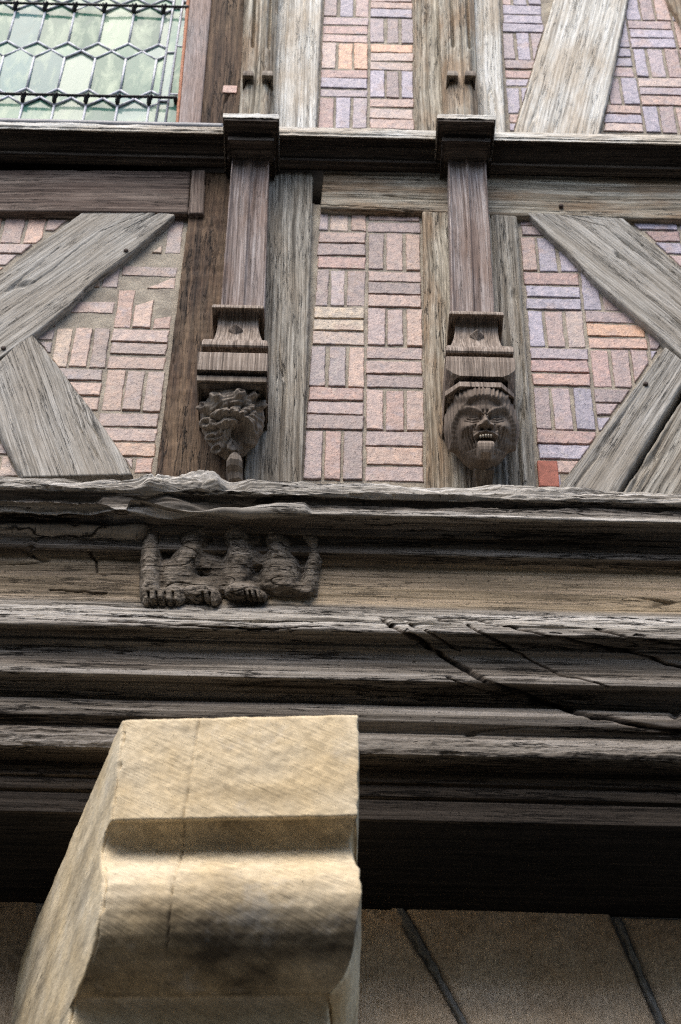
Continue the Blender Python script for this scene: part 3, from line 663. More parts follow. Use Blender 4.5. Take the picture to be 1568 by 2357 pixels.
# collars
def collar(t, L, Rr, r0, r1, BL, BR_, matk):
    """flared collar from row r0 to r1 and lower bead BL..BR"""
    w_ = Rr-L; h = r1-r0; rg = []
    rg += [(L+2, Rr-2, r0-3, 4.215), (L, Rr, r0-1, 4.198), (L, Rr, r0+3, 4.197), (L+2, Rr-2, r0+6, 4.203)]
    prof = [(.10, .095, 4.224), (.17, .105, 4.236), (.28, .112, 4.242), (.42, .112, 4.244), (.58, .105, 4.241), (.74, .085, 4.232), (.88, .055, 4.216), (.97, .02, 4.198)]
    loft('collar_back', [(L+3, Rr-3, r0+2, 4.285), (L+4, Rr-4, r0+h*.5, 4.31), (L+5, Rr-5, r0+h*1.02, 4.33)], M['leaf'], t)
    for f, q, y in prof: rg.append((L+w_*q, Rr-w_*q, r0+h*f, y))
    c = loft('collar', rg, M[matk], t, wob=.0006)
    r = r1
    b = loft('bead', [(BL+3, BR_-3, r-3, 4.200), (BL, BR_, r, 4.176), (BL-1, BR_+1, r+4, 4.166), (BL-1, BR_+1, r+9, 4.163), (BL, BR_, r+14, 4.168), (BL+3, BR_-3, r+18, 4.185), (BL+6, BR_-6, r+20, 4.205), (BL+6, BR_-6, r+28, 4.22)], M[matk], t, wob=.0008)
    return c
collar(pl1, 488, 608, 705, 785, 465, 617, 'carve'); diamond(543, 762, 4.232, .025, .032, .032, pl1)
collar(pl2, 1034, 1160, 720, 799, 1027, 1182, 'carve'); diamond(1098, 775, 4.232, .025, .032, .032, pl2)
loft('corbel_block', [(457, 616, 812, 4.150), (456, 617, 813, 4.140), (455, 617, 822, 4.138), (453, 616, 845, 4.137), (453, 616, 852, 4.138), (458, 612, 853, 4.150), (462, 609, 862, 4.172), (462, 609, 870, 4.19)], M['carve'], pl1, wob=.0008)
loft('abacus', [(456, 612, 864, 4.175), (453, 614, 866, 4.155), (453, 614, 877, 4.152), (456, 612, 880, 4.158), (459, 609, 882, 4.168), (459, 609, 886, 4.170), (463, 606, 888, 4.182), (464, 605, 896, 4.192), (468, 602, 898, 4.205), (474, 598, 915, 4.24), (480, 596, 930, 4.28)], M['leaf'], pl1, wob=.0008)
# right block: chamfered lower corners, octagonal abacus
loft('corbel_block', [(1028, 1185, 822, 4.150), (1027, 1186, 823, 4.142), (1027, 1187, 832, 4.138), (1027, 1187, 848, 4.137), (1030, 1184, 853, 4.137, .004), (1038, 1178, 861, 4.137, .010), (1046, 1171, 866, 4.137, .02), (1050, 1167, 867, 4.15, .02), (1052, 1165, 880, 4.178, .025)], M['carve'], pl2, wob=.0008)
loft('side_cheek', [(1025, 1187, 840, 4.20), (1025, 1187, 880, 4.22), (1025, 1187, 930, 4.25), (1026, 1186, 955, 4.28)], M['leaf'], pl2, wob=.001)
loft('abacus', [(1027, 1184, 879, 4.155, .045), (1026, 1186, 881, 4.140, .045), (1026, 1186, 890, 4.137, .045), (1029, 1183, 893, 4.145, .045), (1031, 1181, 896, 4.158, .045), (1033, 1180, 902, 4.168, .045), (1040, 1172, 912, 4.2, .05)], M['carve'], pl2, wob=.0008)

# ---- sculpted heads: a base ellipsoid, relief carved along the normal where the photo shows it
def G2(x, r, cx, cr, sx, sr, a=0):
    dx, dr = x-cx, r-cr
    if a: ca, sa = math.cos(a), math.sin(a); dx, dr = dx*ca+dr*sa, -dx*sa+dr*ca
    return np.exp(-(dx/sx)**2-(dr/sr)**2)
def line(x, r, pts, w, taper=False):
    best = np.full(x.shape, 1e9)
    for i in range(len(pts)-1):
        ax, ar = pts[i]; bx, br = pts[i+1]; dx, dr = bx-ax, br-ar
        t = np.clip(((x-ax)*dx+(r-ar)*dr)/(dx*dx+dr*dr), 0, 1)
        best = np.minimum(best, np.hypot(x-ax-t*dx, r-ar-t*dr))
    return np.exp(-(best/w)**2)
def ellipsoid(c, rx, ry, rz, n1=420, n2=420, pinch=None):
    """dense front half of an ellipsoid; polar axis along the viewing side (-Y, below)"""
    ax = np.array((0, -.72, -.69)); e1 = np.array((1., 0, 0)); e2 = np.cross(ax, e1)
    th = np.linspace(0.002, math.radians(118), n1); ph = np.linspace(0, 2*math.pi, n2)
    T, Ph = np.meshgrid(th, ph, indexing='ij')
    D = np.cos(T)[..., None]*ax+np.sin(T)[..., None]*(np.cos(Ph)[..., None]*e1+np.sin(Ph)[..., None]*e2)
    Rr = np.array((rx, ry, rz)); k = 1/np.sqrt(((D/Rr)**2).sum(-1))
    Pn = D*k[..., None]; N = Pn/Rr**2; N /= np.linalg.norm(N, axis=-1)[..., None]
    if pinch: Pn = pinch(Pn)
    return Pn+np.array(c), N
def sculpt(name, base, f, mat, parent, gax=(2, 0, 1)):
    Pn, N = base; x, r = proj(Pn.reshape(-1, 3)); x = x.reshape(Pn.shape[:2]); r = r.reshape(Pn.shape[:2])
    d = f(x, r, Pn)
    Q = Pn + N*d[..., None]; n, mm = Q.shape[:2]
    return newmesh(name, Q.reshape(-1, 3), gridfaces(n, mm), mat, parent, {'grain': Q.reshape(-1, 3)[:, list(gax)]*np.array((1, 1, .15))})
hc = P(1108, 990, 4.272)
def pinch(p):
    q = p.copy(); z = p[..., 2]/.16
    q[..., 0] *= 1-.26*np.clip(-z, 0, 1)**2+.02*z
    return q
base = ellipsoid(hc, .110, .113, .170, pinch=pinch)
def face(x, r, Pn):
    d = np.zeros_like(x)
    # face opening inside the hair
    ex = (x-1113)/64.; er = (r-996)/np.where(r < 996, 72., 90.)
    q = np.hypot(ex, er)+ .003*np.sin(np.arctan2(er, ex)*46)
    hair = sstep(.95, 1.03, q)*sstep(1045, 1030, r)
    d += .015*hair
    ang = np.arctan2(r-1010, (x-1108)*1.0)
    d += hair*(.0012*np.sin((x-1108)*.9+.03*(r-900)*np.sign(x-1108)+1.5*fbm(x*.05, r*.02, 2, 2)))
    fr = sstep(936, 925, r)*sstep(890, 900, r)*sstep(62, 46, np.abs(x-1108))      # fringe
    d += fr*(.009+.005*np.abs(np.sin((x-1108)*.36+.35*np.sin(x*.21))))
    f = 1-hair
    # forehead and brows
    d += f*.006*G2(x, r, 1116, 938, 34, 10)
    d += f*.010*line(x, r, [(1064, 948), (1078, 941), (1096, 945), (1110, 953)], 5)
    d += f*.010*line(x, r, [(1172, 948), (1156, 941), (1139, 945), (1124, 953)], 5)
    d -= .010*line(x, r, [(1112, 947), (1114, 957)], 2.6); d -= .010*line(x, r, [(1122, 947), (1120, 957)], 2.6)
    d -= .006*line(x, r, [(1107, 954), (1127, 954)], 2)
    # sockets, lids
    for cx in (1087, 1146):
        d -= .020*G2(x, r, cx, 959, 17, 9)
        d += .013*G2(x, r, cx, 962, 13, 6)
        d -= .0040*line(x, r, [(cx-14, 962), (cx-5, 957.5), (cx+5, 957.5), (cx+14, 962)], 1.3)
        d -= .0035*line(x, r, [(cx-12, 965), (cx, 967), (cx+12, 965)], 1.3)
        d += .0022*line(x, r, [(cx-13, 963.5), (cx, 962), (cx+13, 963.5)], 1.4)
        d -= .004*line(x, r, [(cx-17, 970), (cx, 974), (cx+15, 970)], 2)
    d -= .014*G2(x, r, 1108, 960, 6, 7); d -= .014*G2(x, r, 1127, 960, 6, 7)
    # nose
    d += .016*line(x, r, [(1117, 958), (1117.5, 975)], 7)+.026*G2(x, r, 1117, 981, 11, 9)
    d += .018*G2(x, r, 1104, 985, 6, 6)+.018*G2(x, r, 1131, 985, 6, 6)
    d -= .024*G2(x, r, 1109.5, 988, 3.6, 3.2); d -= .024*G2(x, r, 1126, 988, 3.6, 3.2)
    d -= .010*line(x, r, [(1095, 978), (1093, 990)], 3); d -= .010*line(x, r, [(1140, 978), (1143, 990)], 3)
    # cheeks
    d += .014*G2(x, r, 1079, 986, 14, 13)+.014*G2(x, r, 1157, 986, 14, 13)
    for sgn, c0 in ((-1, 1118), (1, 1118)):
        for k, dx in enumerate((27, 34, 41, 48)):
            d -= (.0085-.001*k)*line(x, r, [(c0+sgn*(dx+2), 984+k*4), (c0+sgn*(dx+5), 1000+k*3), (c0+sgn*dx, 1016+k*2), (c0+sgn*(dx-5), 1030+k*3)], 2.2)
    # mouth
    d += .013*line(x, r, [(1095, 1005), (1104, 998), (1118, 995.5), (1132, 998), (1142, 1005)], 4)
    inm = sstep(1.08, .88, np.hypot((x-1118.5)/22, (r-1010.5)/11.5))
    d -= .048*inm
    d += .009*line(x, r, [(1094, 1012), (1100, 1030), (1111, 1045), (1125, 1045), (1136, 1030), (1143, 1012)], 4)
    d -= .010*G2(x, r, 1090, 1016, 5, 8)+.010*G2(x, r, 1147, 1016, 5, 8)
    # chin and jaw
    d += .014*G2(x, r, 1117, 1054, 20, 9); d -= .008*line(x, r, [(1098, 1046), (1117, 1050), (1136, 1046)], 3)*.5
    # ears
    d += .007*G2(x, r, 1049, 1030, 5, 14)+.006*G2(x, r, 1172, 1030, 5, 14)
    d += .0008*fbm(x*.25, r*.08, 3, 4)
    return d
hd = sculpt('carved_head', base, face, M['head'], pl2); hd['label'] = 'grimacing wooden head with fringe, wrinkled cheeks, bared teeth and tongue out'
# teeth and tongue
yT = hc[1]-.098
Tb = []
for k in range(5):
    x0 = 1104+k*6.0; a = P(x0, 1001.5+(abs(k-2.5)*.9), yT); b = P(x0+5.0, 1007.5+(abs(k-2.5)*.5), yT)
    p = tube([((a[0]+b[0])/2, yT, a[2]+.002), ((a[0]+b[0])/2, yT-.004, (a[2]+b[2])/2), ((a[0]+b[0])/2, yT-.002, b[2])], [(b[0]-a[0])*.5, (b[0]-a[0])*.52, (b[0]-a[0])*.40], 10)
    Tb.append(p)
V, Fc = join(Tb); newmesh('teeth', V, Fc, M['tan'], hd, {'grain': np.array(V)})
yt = hc[1]-.126
tg = []
for r, hw, y in ((1015, 19, yt+.012), (1017, 20, yt-.008), (1020, 20.5, yt-.013), (1027, 18.5, yt-.012), (1034, 15.5, yt-.009), (1041, 11.5, yt-.004), (1047, 6, yt+.010)):
    tg.append((1119-hw, 1119+hw, r, y, .007))
loft('tongue', tg, M['head'], hd, yb=yt+.03, wob=.0006)
loft('neck_pendant', [(1092, 1138, 1066, 4.31), (1091, 1139, 1073, 4.295), (1092, 1138, 1082, 4.295), (1094, 1136, 1098, 4.315), (1098, 1132, 1118, 4.34)], M['leaf'], pl2, yb=4.40)

# ---- curling leaf
lc = P(535, 972, 4.29)
def pinchl(p):
    q = p.copy(); z = p[..., 2]/.16; q[..., 0] *= 1.12-.42*np.clip(-z+.1, 0, 1)**1.4; q[..., 0] += .018*np.clip(-z, -1, 1)*0-.0*z; return q
base = ellipsoid(lc, .097, .112, .150, 380, 380, pinch=pinchl)
KN = [(500, 916, 13, 9), (551, 909, 13, 9), (582, 912, 10, 8), (602, 930, 8, 12), (470, 938, 13, 12), (482, 976, 15, 14), (492, 1006, 13, 11), (505, 1030, 14, 12), (536, 1027, 15, 10)]
def leaff(x, r, Pn):
    d = np.zeros_like(x)
    d -= .080*G2(x, r, 551, 1000, 21, 24)
    for gx, gr_0 in ((474, 957), (477, 992), (488, 1019), (520, 1032), (526, 926), (566, 926), (590, 940)):
        d -= .011*line(x, r, [(gx, gr_0), (gx+.45*(532-gx), gr_0+.45*(978-gr_0))], 3.2)
    d += .0016*np.sin(np.hypot(x-545, r-995)*.9)*sstep(14, 24, np.hypot(x-545, r-995))
    d += .0*G2(x, r, 550, 998, 22, 24)                              # deep scroll
    d += .016*line(x, r, [(488, 962), (505, 950), (530, 946), (556, 952), (574, 972), (580, 998), (572, 1020)], 6)
    d += .010*line(x, r, [(502, 980), (520, 969), (543, 968), (560, 980), (566, 1000)], 4)
    d -= .008*line(x, r, [(495, 972), (515, 959), (540, 957), (564, 968), (573, 995)], 2.6)
    d -= .008*line(x, r, [(512, 990), (528, 980), (546, 981), (556, 992)], 2.4)
    d -= .014*line(x, r, [(480, 955), (500, 936), (535, 929), (575, 932)], 5)
    d -= .022*line(x, r, [(588, 925), (598, 950), (596, 975)], 6)
    d += .012*line(x, r, [(580, 935), (592, 990), (580, 1020)], 8)
    for kx, kr, sx, sr in KN:
        q = np.hypot((x-kx)/sx, (r-kr)/sr)
        d += .026*np.exp(-(q/.95)**4)-.030*np.exp(-(np.hypot((x-kx-2)/(sx*.38), (r-kr+2)/(sr*.42)))**2)
    d += .0030*fbm(x*.10, r*.07, 3, 4)
    return d
lf = sculpt('carved_leaf', base, leaff, M['leaf'], pl1); lf['label'] = 'dark curling leaf with knobbed edges and a deep scroll'
rings = [(530, 552, 1040, 4.262), (524, 556, 1048, 4.25), (521, 558, 1056, 4.25), (521, 558, 1070, 4.262), (524, 558, 1085, 4.28), (526, 560, 1100, 4.29), (526, 562, 1130, 4.33)]
loft('leaf_stem', rings, M['leaf'], pl1, yb=4.40, c=.012, wob=.003)

# ------------------------------------------------------------------ MOULDED BEAM
bm_ = thing('moulded_beam', 'heavy eroded oak jetty beam with stacked horizontal mouldings spanning the whole width', 'beam')
BP_ = [(1114, 4.165), (1117, 4.145), (1124, 4.130), (1134, 4.122), (1142, 4.122), (1146, 4.140), (1156, 4.150), (1168, 4.142), (1176, 4.130), (1183, 4.124), (1188, 4.130), (1192, 4.155), (1202, 4.185), (1216, 4.205), (1232, 4.208), (1240, 4.230), (1256, 4.226), (1264, 4.216), (1273, 4.214), (1280, 4.226), (1287, 4.250), (1296, 4.258), (1330, 4.258), (1384, 4.255), (1392, 4.250), (1400, 4.238), (1415, 4.208), (1430, 4.182), (1434, 4.186), (1441, 4.165), (1449, 4.158), (1455, 4.162), (1460, 4.182), (1474, 4.205), (1482, 4.214), (1488, 4.208), (1493, 4.212), (1500, 4.222), (1520, 4.224), (1534, 4.218), (1540, 4.198), (1546, 4.184), (1554, 4.178), (1564, 4.178), (1572, 4.192), (1584, 4.228), (1600, 4.258), (1614, 4.268), (1621, 4.258), (1624, 4.232), (1632, 4.218), (1645, 4.212), (1660, 4.218), (1676, 4.236), (1686, 4.246), (1690, 4.225), (1696, 4.200), (1706, 4.188), (1722, 4.184), (1734, 4.188), (1742, 4.204), (1752, 4.245), (1768, 4.272), (1774, 4.262), (1780, 4.255), (1798, 4.256), (1804, 4.268), (1808, 4.262), (1812, 4.258), (1830, 4.262), (1838, 4.275), (1842, 4.268), (1846, 4.262), (1884, 4.262), (1889, 4.268)]
BPz = prof_px(BP_)
topz = BPz[0][1]
BPz = [(4.46, topz+.05), (4.30, topz+.03), (4.20, topz+.012)]+BPz
sz = BPz[-1][1]
DIAG = [([(882, 1424), (960, 1472), (1040, 1522), (1112, 1562), (1200, 1600), (1330, 1640), (1480, 1672), (1640, 1700)], 4.4, .017), ([(905, 1418), (1000, 1462), (1060, 1500)], 1.6, .010), ([(1010, 1425), (1060, 1432), (1130, 1470), (1195, 1505)], 2.2, .016), ([(1195, 1505), (1290, 1552), (1400, 1580)], 1.6, .010),
        ([(1150, 1436), (1240, 1458), (1330, 1480), (1450, 1500), (1570, 1535)], 2.4, .018), ([(1370, 1448), (1470, 1470), (1640, 1500)], 2.2, .016), ([(1000, 1420), (1100, 1424), (1180, 1445)], 1.5, .01), ([(1030, 1560), (1110, 1590), (1200, 1606)], 1.4, .009), ([(250, 1428), (420, 1440), (640, 1448), (800, 1440)], 1.6, .012), ([(115, 1358), (180, 1362), (245, 1364)], 1.6, .012), ([(205, 1270), (222, 1290), (224, 1316)], 2.2, .014)]
_C = {}
def bpx(X, Y, Z):
    if X.shape not in _C:
        px, r = proj(np.stack([X, Y, Z], -1).reshape(-1, 3)); _C[X.shape] = (px.reshape(X.shape), r.reshape(X.shape))
    return _C[X.shape]
def bcrack(X, Y, Z):
    px, r = bpx(X, Y, Z); wx = 5*fbm(px*.03, r*.03, 4, 3); c = 0*px; dd = 0*px
    for pts, w, dp in DIAG:
        l = line(px, r+wx, pts, w*(1+.35*float(dp > .02))); c = np.maximum(c, l*min(1, dp/.016)); dd = np.maximum(dd, l*dp)
    return c, dd
def bdisp(X, Y, Z, s):
    px, r = bpx(X, Y, Z); k = r-.0235*(px-784)                      # rows as they fall at mid-width
    up = sstep(1200, 1150, k); up2 = sstep(1398, 1412, k)*sstep(1472, 1445, k); mid = sstep(1684, 1698, k)*sstep(1756, 1738, k)
    wv = .02*fbm(X*3, Z*2, 4, 3)
    d = .0032*fbm(X*1.6, (Z+wv*.5)*70, 3, 5, .6)+.003*fbm(X*2.0, Z*8, 7, 3)
    lay = fbm(X*3.0, (Z+wv*1.3)*38, 9, 5, .62)
    d += up*(.026*lay-.006+.016*fbm(X*7, Z*14, 5, 4, .6))
    d += up2*(.011*fbm(X*5, (Z+wv)*60, 6, 4, .6))
    d += mid*(.011*fbm(X*16, (Z+wv)*40, 8, 4, .6)-.002)
    rg = np.abs(vn(X*1.6, (Z+wv)*26, 12.)); mk = sstep(.0, .3, vn(X*1.5, Z*8, 5.))
    d -= .012*sstep(.07, 0, rg)*mk*(1-.0*up)
    d -= bcrack(X, Y, Z)[1]
    hump = line(px, r, [(345, 1112), (400, 1100), (470, 1104), (505, 1118)], 20)*sstep(1150, 1120, r)
    d += hump*(.030+.022*fbm(px*.012, r*.16, 5, 6, .72)-.012*sstep(.12, 0, np.abs(vn(px*.012, r*.12, 3.))))
    d += .020*line(px, r, [(240, 1150), (330, 1140), (420, 1160), (560, 1180), (700, 1170)], 12)
    d -= .030*line(px, r, [(-40, 1168), (60, 1170), (180, 1165), (240, 1185)], 20)*(.8+.5*fbm(px*.012, r*.20, 3, 6, .75))
    d -= .035*line(px, r, [(300, 1178), (500, 1165), (620, 1158)], 7)
    d -= .030*line(px, r, [(512, 1116), (560, 1122)], 9)
    d += .030*line(px, r, [(-60, 1222), (120, 1222), (260, 1226), (330, 1222)], 13)
    d -= .020*line(px, r, [(-60, 1250), (200, 1256), (330, 1256)], 9)
    # sag in the arris
    return d
def g1(k, c, w): return np.exp(-((k-c)/w)**2)
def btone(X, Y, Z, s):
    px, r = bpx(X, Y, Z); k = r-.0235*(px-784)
    t = .10+.95*sstep(1152, 1134, k)+.65*g1(k, 1181, 8)+.85*g1(k, 1424, 26)+.30*g1(k, 1505, 30)+.24*g1(k, 1556, 12)+.14*g1(k, 1640, 22)+.26*g1(k, 1712, 20)-.45*sstep(1742, 1762, k)  # pale worn edges, with light on up-facing ones put into the colour
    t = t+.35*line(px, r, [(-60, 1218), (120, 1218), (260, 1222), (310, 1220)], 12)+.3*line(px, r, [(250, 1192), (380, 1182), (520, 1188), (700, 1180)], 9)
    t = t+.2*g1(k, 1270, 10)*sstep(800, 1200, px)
    t = t-.35*sstep(1836, 1846, k)  # fascia darkened further, shade put into the colour
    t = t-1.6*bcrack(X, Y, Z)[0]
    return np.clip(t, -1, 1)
def bwarm(X, Y, Z, s):
    px, r = bpx(X, Y, Z); k = r-.0235*(px-784)
    f = sstep(1284, 1300, k)*sstep(1402, 1386, k)*(.62+.38*sstep(500, 1300, px))
    return np.clip(f*(1-bcrack(X, Y, Z)[0]), 0, 1)
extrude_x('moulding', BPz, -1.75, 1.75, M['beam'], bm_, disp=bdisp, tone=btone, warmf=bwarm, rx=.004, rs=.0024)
# soffit going back to the stone wall, with its planks
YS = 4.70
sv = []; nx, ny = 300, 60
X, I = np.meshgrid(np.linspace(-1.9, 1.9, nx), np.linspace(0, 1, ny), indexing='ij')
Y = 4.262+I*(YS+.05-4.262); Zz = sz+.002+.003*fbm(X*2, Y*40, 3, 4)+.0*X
newmesh('soffit', np.stack([X, Y, Zz], -1).reshape(-1, 3), gridfaces(nx, ny), M['soffit_shade'], bm_, {'grain': np.stack([X, Y, X*0], -1).reshape(-1, 3)})['label'] = 'black underside of the jetty, its deep shade put into the colour'

# ------------------------------------------------------------------ ERODED FIGURE CARVING
caps = [  # x1,r1,R1, x2,r2,R2 (px), height m
    (350, 1232, 20, 350, 1300, 26, .080), (350, 1300, 26, 352, 1368, 26, .092), (392, 1318, 26, 404, 1360, 26, .078), (366, 1376, 20, 412, 1380, 18, .088), (346, 1384, 16, 350, 1386, 14, .085),
    (468, 1210, 28, 448, 1255, 34, .072), (448, 1255, 34, 420, 1312, 32, .080), (480, 1238, 26, 474, 1300, 24, .055), (424, 1335, 28, 452, 1368, 26, .070), (470, 1360, 26, 494, 1382, 18, .080), (445, 1206, 18, 392, 1216, 18, .055),
    (545, 1225, 30, 556, 1280, 38, .082), (556, 1280, 38, 545, 1330, 34, .076), (590, 1236, 24, 590, 1290, 24, .058), (498, 1290, 24, 510, 1350, 22, .048), (540, 1360, 22, 576, 1362, 20, .094), (582, 1368, 18, 604, 1376, 13, .088),
    (632, 1228, 22, 645, 1270, 32, .074), (645, 1270, 32, 648, 1326, 42, .080), (620, 1290, 24, 622, 1340, 24, .060), (660, 1345, 20, 708, 1362, 12, .066),
    (716, 1236, 20, 724, 1290, 18, .068), (724, 1290, 18, 712, 1352, 18, .062), (680, 1216, 20, 722, 1236, 18, .060), (630, 1200, 20, 690, 1206, 20, .050), (520, 1192, 22, 630, 1194, 22, .052), (345, 1218, 18, 420, 1206, 16, .05)]
fx, fr = np.meshgrid(np.linspace(316, 752, 380), np.linspace(1160, 1408, 270), indexing='ij')
acc = np.zeros(fx.shape); wx = 5*fbm(fx*.05, fr*.05, 3, 3); wr = 4*fbm(fx*.05, fr*.05, 8, 3); K = 130.
for (a, r1, R1, b, r2, R2, h) in caps:
    dx, dr = b-a, r2-r1; t = np.clip(((fx-a)*dx+(fr-r1)*dr)/(dx*dx+dr*dr+1e-6), 0, 1)
    q = np.hypot(fx-a-t*dx+wx, fr-r1-t*dr+wr)/(R1+(R2-R1)*t)
    acc += np.exp(K*(h*np.sqrt(np.clip(1-q*q*.72, 0, 1))-.02*sstep(1.1, 1.3, q)))
slabh = .034*sstep(330, 338, fx+wx*.4)*sstep(738, 730, fx+wx*.4)*sstep(1178, 1190, fr)*sstep(1384, 1372, fr+wr*.4)
acc += np.exp(K*(slabh-.004))
H = np.log(acc)/K-.016
H = np.where(H < .012, H-.012, H)
H = H + (H > 0)*(.005*fbm(fx*.02, fr*.08, 2, 5, .6)-.005*sstep(.07, 0, np.abs(vn(fx*.012, fr*.05, 7.)))+.006*fbm(fx*.06, fr*.06, 5, 3)+.0016*fbm(fx*.05, fr*.4, 5, 3))
for tx in (566, 578, 590, 601): H -= .022*line(fx, fr, [(tx, 1366), (tx+5, 1388)], 2.2)*(H > 0)
for tx in (348, 366, 385, 403, 470, 486): H -= .020*line(fx, fr, [(tx, 1368), (tx+2, 1396)], 2.6)*(H > 0)
V = np.empty(fx.shape+(3,))
yv = 4.262-H
d_ = Fv[None, None]+((fx-CX)/F_PX)[..., None]*Rv+((CY-fr)/F_PX)[..., None]*Uv
base0 = d_*(4.262/d_[..., 1])[..., None]
# blend horizontal relief: stand the relief off the frieze plane along -Y, slightly downwards
V[..., 0] = base0[..., 0]; V[..., 1] = yv; V[..., 2] = base0[..., 2]+CAMZ-.86*H*.93
fig = thing('figure_carving', 'worn dark row of carved seated figures with bare feet on the beam frieze', 'carving')
gf = gridfaces(*fx.shape)
keep = (H.ravel() > -.012)
gf = gf[keep[gf].any(1)]
newmesh('relief', V.reshape(-1, 3), gf, M['beam'], fig, {'grain': V.reshape(-1, 3)[:, [0, 2, 1]], 'tone': np.full(fx.size, .22), 'warm': np.full(fx.size, .15)})

# ------------------------------------------------------------------ STONE WALL
sw = thing('stone_wall', 'ground floor wall of tooled sandstone blocks with dark grey pointing, in shade under the jetty', 'wall')
zt = P(1200, 2085, YS)[2]+.05; zb_ = 0.0
def block(polypx, dy, g0=0):
    pts = np.array([P(x, r, YS)[[0, 2]] for x, r in polypx]); x0, z0 = pts.min(0); x1, z1 = pts.max(0)
    sg = sum((pts[(i+1) % len(pts)][0]-pts[i][0])*(pts[(i+1) % len(pts)][1]+pts[i][1]) for i in range(len(pts)))
    if sg > 0: pts = pts[::-1]
    n1, n2 = int((x1-x0)/.006), int((z1-z0)/.006)
    X, Z = np.meshgrid(np.linspace(x0, x1, n1), np.linspace(z0, z1, n2), indexing='ij')
    dist = np.full(X.shape, 9.)
    for i in range(len(pts)):
        a, b = pts[i], pts[(i+1) % len(pts)]; n = np.array((-(b[1]-a[1]), b[0]-a[0])); n /= np.linalg.norm(n)
        dist = np.minimum(dist, (X-a[0])*n[0]+(Z-a[1])*n[1])
    dist = dist+.008*fbm(X*12, Z*12, 4, 4)
    Y = YS+dy+.022*(1-sstep(-.004, .014, dist))+.004*fbm(X*9, Z*9, 2, 5, .6)-.0008*np.sin(X*420+3*fbm(X*6, Z*6, 1, 3))+.004*fbm(X*40, Z*34, 5, 4, .6)*sstep(.01, .03, dist)
    return newmesh('stone_block', np.stack([X, Y, Z], -1).reshape(-1, 3), gridfaces(n1, n2), M['stonewall'], sw, {'grime_shade': np.full(n1*n2, float(g0))})
block([(700, 2070), (904, 2075), (1110, 2440), (700, 2440)], 0)
block([(918, 2075), (1405, 2095), (1551, 2440), (1124, 2440)], -.004)
block([(1418, 2100), (1760, 2115), (1760, 2440), (1564, 2440)], .002)
block([(-150, 2030), (90, 2040), (90, 2440), (-150, 2440)], .004, 2.)  # left block darkened in its colour to stand for recess shade
newmesh('mortar_bed', [(-2, YS+.008, 0), (2, YS+.008, 0), (2, YS+.008, sz+.1), (-2, YS+.008, sz+.1)], [(0, 1, 2, 3)], M['mortardark'], sw)
for pts, w1 in (([(918, 2090), (944, 2134), (980, 2200), (1020, 2270), (1069, 2356), (1118, 2440)], (26, 15)), ([(1421, 2118), (1434, 2150), (1472, 2238), (1522, 2357), (1557, 2440)], (13, 14))):
    q, L = resample(pts, 60); V = []; Gn = []
    for i, (x, r) in enumerate(q):
        wd = (w1[0]+(w1[1]-w1[0])*min(1, i/30.))*(1+.6*float(fbm(i*.3, 2, L, 3)))*.5
        for k, s in enumerate(np.linspace(-1, 1, 9)):
            x2 = x+5*float(fbm(i*.15, L*3, 1, 3)); p = P(x2+s*wd+1.2*float(vn(i*.8, s*2, 3)), r, YS); V.append((p[0], YS-.004-.007*(1-s**4)+.004*(abs(s) > .9)*5+.0015*float(fbm(p[0]*40, p[2]*40, 1, 3)), p[2]))
    newmesh('pointing', V, gridfaces(60, 9), M['mortardark'], sw)
# rubble and broken mortar where wall meets the soffit
parts = []
for k in range(26):
    x = 838+R_.uniform(0, 85); r = 2098+R_.uniform(0, 26); p = P(x, r, YS+.002); s = R_.uniform(.008, .018)
    ang = np.linspace(0, 2*math.pi, 7)[:-1]
    Vv = [p+s*np.array((math.cos(a)*R_.uniform(.7, 1.2), -R_.uniform(.3, .9), math.sin(a)*R_.uniform(.5, 1))) for a in ang]+[p+s*np.array((math.cos(a)*1.1, .6, math.sin(a))) for a in ang]
    parts.append((Vv, [tuple(range(6))]+[(i, i+6, (i+1) % 6+6, (i+1) % 6) for i in range(6)]))
V, Fc = join(parts); newmesh('rubble_fill', V, Fc, M['stonewall'], sw, {'grime_shade': np.zeros(len(V))}, smooth=False)

# ------------------------------------------------------------------ STONE CORBEL
cb = thing('stone_corbel', 'large pale limestone corbel with a flat top block, cove and big grimy roll', 'corbel')
# (row, y, px left, px right, grime)
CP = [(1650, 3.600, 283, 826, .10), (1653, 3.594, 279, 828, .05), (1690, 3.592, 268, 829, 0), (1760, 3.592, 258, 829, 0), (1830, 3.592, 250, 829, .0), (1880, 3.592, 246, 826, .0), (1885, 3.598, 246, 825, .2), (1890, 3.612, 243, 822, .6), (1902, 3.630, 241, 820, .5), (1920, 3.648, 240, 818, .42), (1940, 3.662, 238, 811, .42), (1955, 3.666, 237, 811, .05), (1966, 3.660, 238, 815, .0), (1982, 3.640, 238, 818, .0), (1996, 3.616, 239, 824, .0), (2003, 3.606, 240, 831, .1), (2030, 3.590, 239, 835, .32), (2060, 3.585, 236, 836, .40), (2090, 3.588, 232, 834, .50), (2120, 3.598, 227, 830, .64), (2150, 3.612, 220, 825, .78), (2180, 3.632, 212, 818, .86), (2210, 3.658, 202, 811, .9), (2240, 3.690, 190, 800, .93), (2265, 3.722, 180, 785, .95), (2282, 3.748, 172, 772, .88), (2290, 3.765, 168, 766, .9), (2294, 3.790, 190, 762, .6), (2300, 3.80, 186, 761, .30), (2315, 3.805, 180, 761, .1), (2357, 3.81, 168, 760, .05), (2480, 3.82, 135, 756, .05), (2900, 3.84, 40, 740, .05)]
st, LL = resample([(y*1.0, P(500, r, y)[2], i) for i, (r, y, a, b, g) in enumerate(CP)], 10)
ti = []
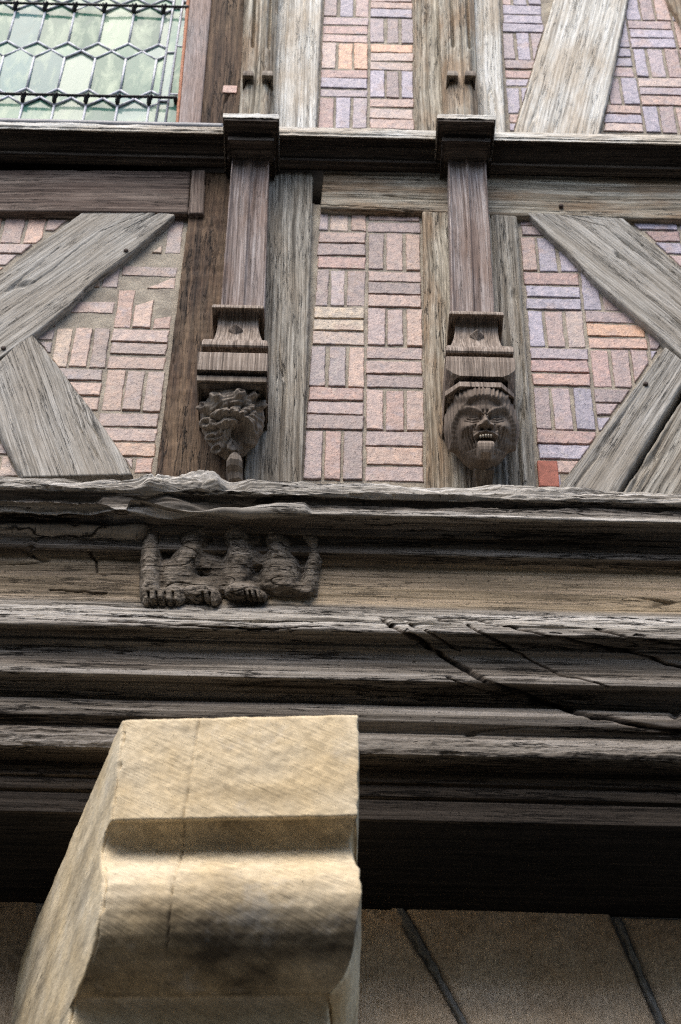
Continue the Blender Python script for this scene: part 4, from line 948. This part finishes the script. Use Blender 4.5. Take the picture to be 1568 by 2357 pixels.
for i in range(len(CP)-1):
    L = math.hypot(CP[i+1][1]-CP[i][1], P(500, CP[i+1][0], CP[i+1][1])[2]-P(500, CP[i][0], CP[i][1])[2]); k = max(1, int(L/.005))
    ti += [i+j/k for j in range(k)]
ti = np.array(ti+[len(CP)-1.])
ar = np.array(CP, float); rows = np.interp(ti, np.arange(len(CP)), ar[:, 0]); ys = np.interp(ti, np.arange(len(CP)), ar[:, 1])
pl_ = np.interp(ti, np.arange(len(CP)), ar[:, 2]); pr_ = np.interp(ti, np.arange(len(CP)), ar[:, 3]); gr_ = np.interp(ti, np.arange(len(CP)), ar[:, 4])
V = []; Gm = []; NF = 130; NS = 60
def plane_x():
    A = []; bb = []
    for px, r, y in ((283, 1652, 3.6), (248, 1885, 3.6), (168, 2290, 3.765), (49, 2170, 4.70), (110, 2030, 4.42), (30, 2357, 4.70)):
        p = P(px, r, y); A.append((1, y-3.6, p[2]-4.3)); bb.append(p[0])
    return np.linalg.lstsq(np.array(A), np.array(bb), rcond=None)[0]
PLX = plane_x(); print('PLX', PLX)
ROT = .04          # the right end of the front stands a little nearer
for r, y, a, b, gq in zip(rows, ys, pl_, pr_, gr_):
    xr = P(b, r, y-ROT/2)[0]; z = P(500, r, y)[2]
    xl = PLX[0]+PLX[1]*(y-3.6)+PLX[2]*(z-4.3); xbk = PLX[0]+PLX[1]*(1.12)+PLX[2]*(z-4.3)
    for s in np.linspace(1, 0, NS)**1.3:                           # left flank, wall to front
        yy = (y+ROT/2)+(4.72-(y+ROT/2))*s; x = xl+(xbk+.02*(0)-xl)*s
        V.append((x, yy, z)); Gm.append(.25*gq*(1-s)+.12+.35*s)
    for s in np.linspace(0, 1, NF):
        V.append((xl+(xr-xl)*s, y+ROT*(.5-s), z)); Gm.append(gq*1.02)
    for s in np.linspace(0, 1, 30):
        yy = (y-ROT/2)+(4.72-(y-ROT/2))*s; V.append((xr+.10*s*0, yy, z)); Gm.append(.3)
V = np.array(V); mm = NS+NF+30; n = len(rows)
# bevel feel + erosion
VX = V.reshape(n, mm, 3)
nz = fbm(V[:, 0]*9, V[:, 1]*9, V[:, 2]*9, 5, .6).reshape(n, mm)*.004+fbm(V[:, 0]*50, V[:, 1]*50, V[:, 2]*50, 3, .6).reshape(n, mm)*.002
col_ = np.arange(mm)
front = (col_ >= NS) & (col_ < NS+NF)
VX[:, :, 1] += np.where(front[None], nz, nz*.3); VX[:, :, 0] += np.where(front[None], 0, nz)
# chipped vertical arrises
for e0 in (NS, NS+NF):
    dd = np.abs(col_-e0)[None, :]*((.57/NF))
    chip = np.exp(-(dd/.007)**2)*(.004+.007*np.clip(fbm(VX[:, :, 2]*40, e0, 3, 4, .6), 0, 1)*2)
    VX[:, :, 1] += chip; VX[:, :, 0] += chip*(1 if e0 == NS else -1)
# vertical crack through the top block and down the roll
xc = -.338+.004*fbm(VX[:, :, 2]*18, 1, 2, 4, .7)+.05*(VX[:, :, 2]-4.3)
mk = front[None]*np.exp(-((VX[:, :, 0]-xc)/.0022)**2)*(.5+.5*sstep(-.2, .3, fbm(VX[:, :, 2]*30, 5, 1, 3)))
zc0 = P(400, 2170, 3.6)[2]
VX[:, :, 1] += .008*mk*sstep(zc0-.03, zc0+.03, VX[:, :, 2])
Gm = np.array(Gm)+.5*mk.ravel()*sstep(zc0-.03, zc0+.03, VX[:, :, 2]).ravel()
Fc = [tuple(f) for f in gridfaces(n, mm, flip=True)]; Fc.append(tuple(range(mm)))
newmesh('corbel_stone', VX.reshape(-1, 3), Fc, M['stone'], cb, {'grime_shade': Gm})
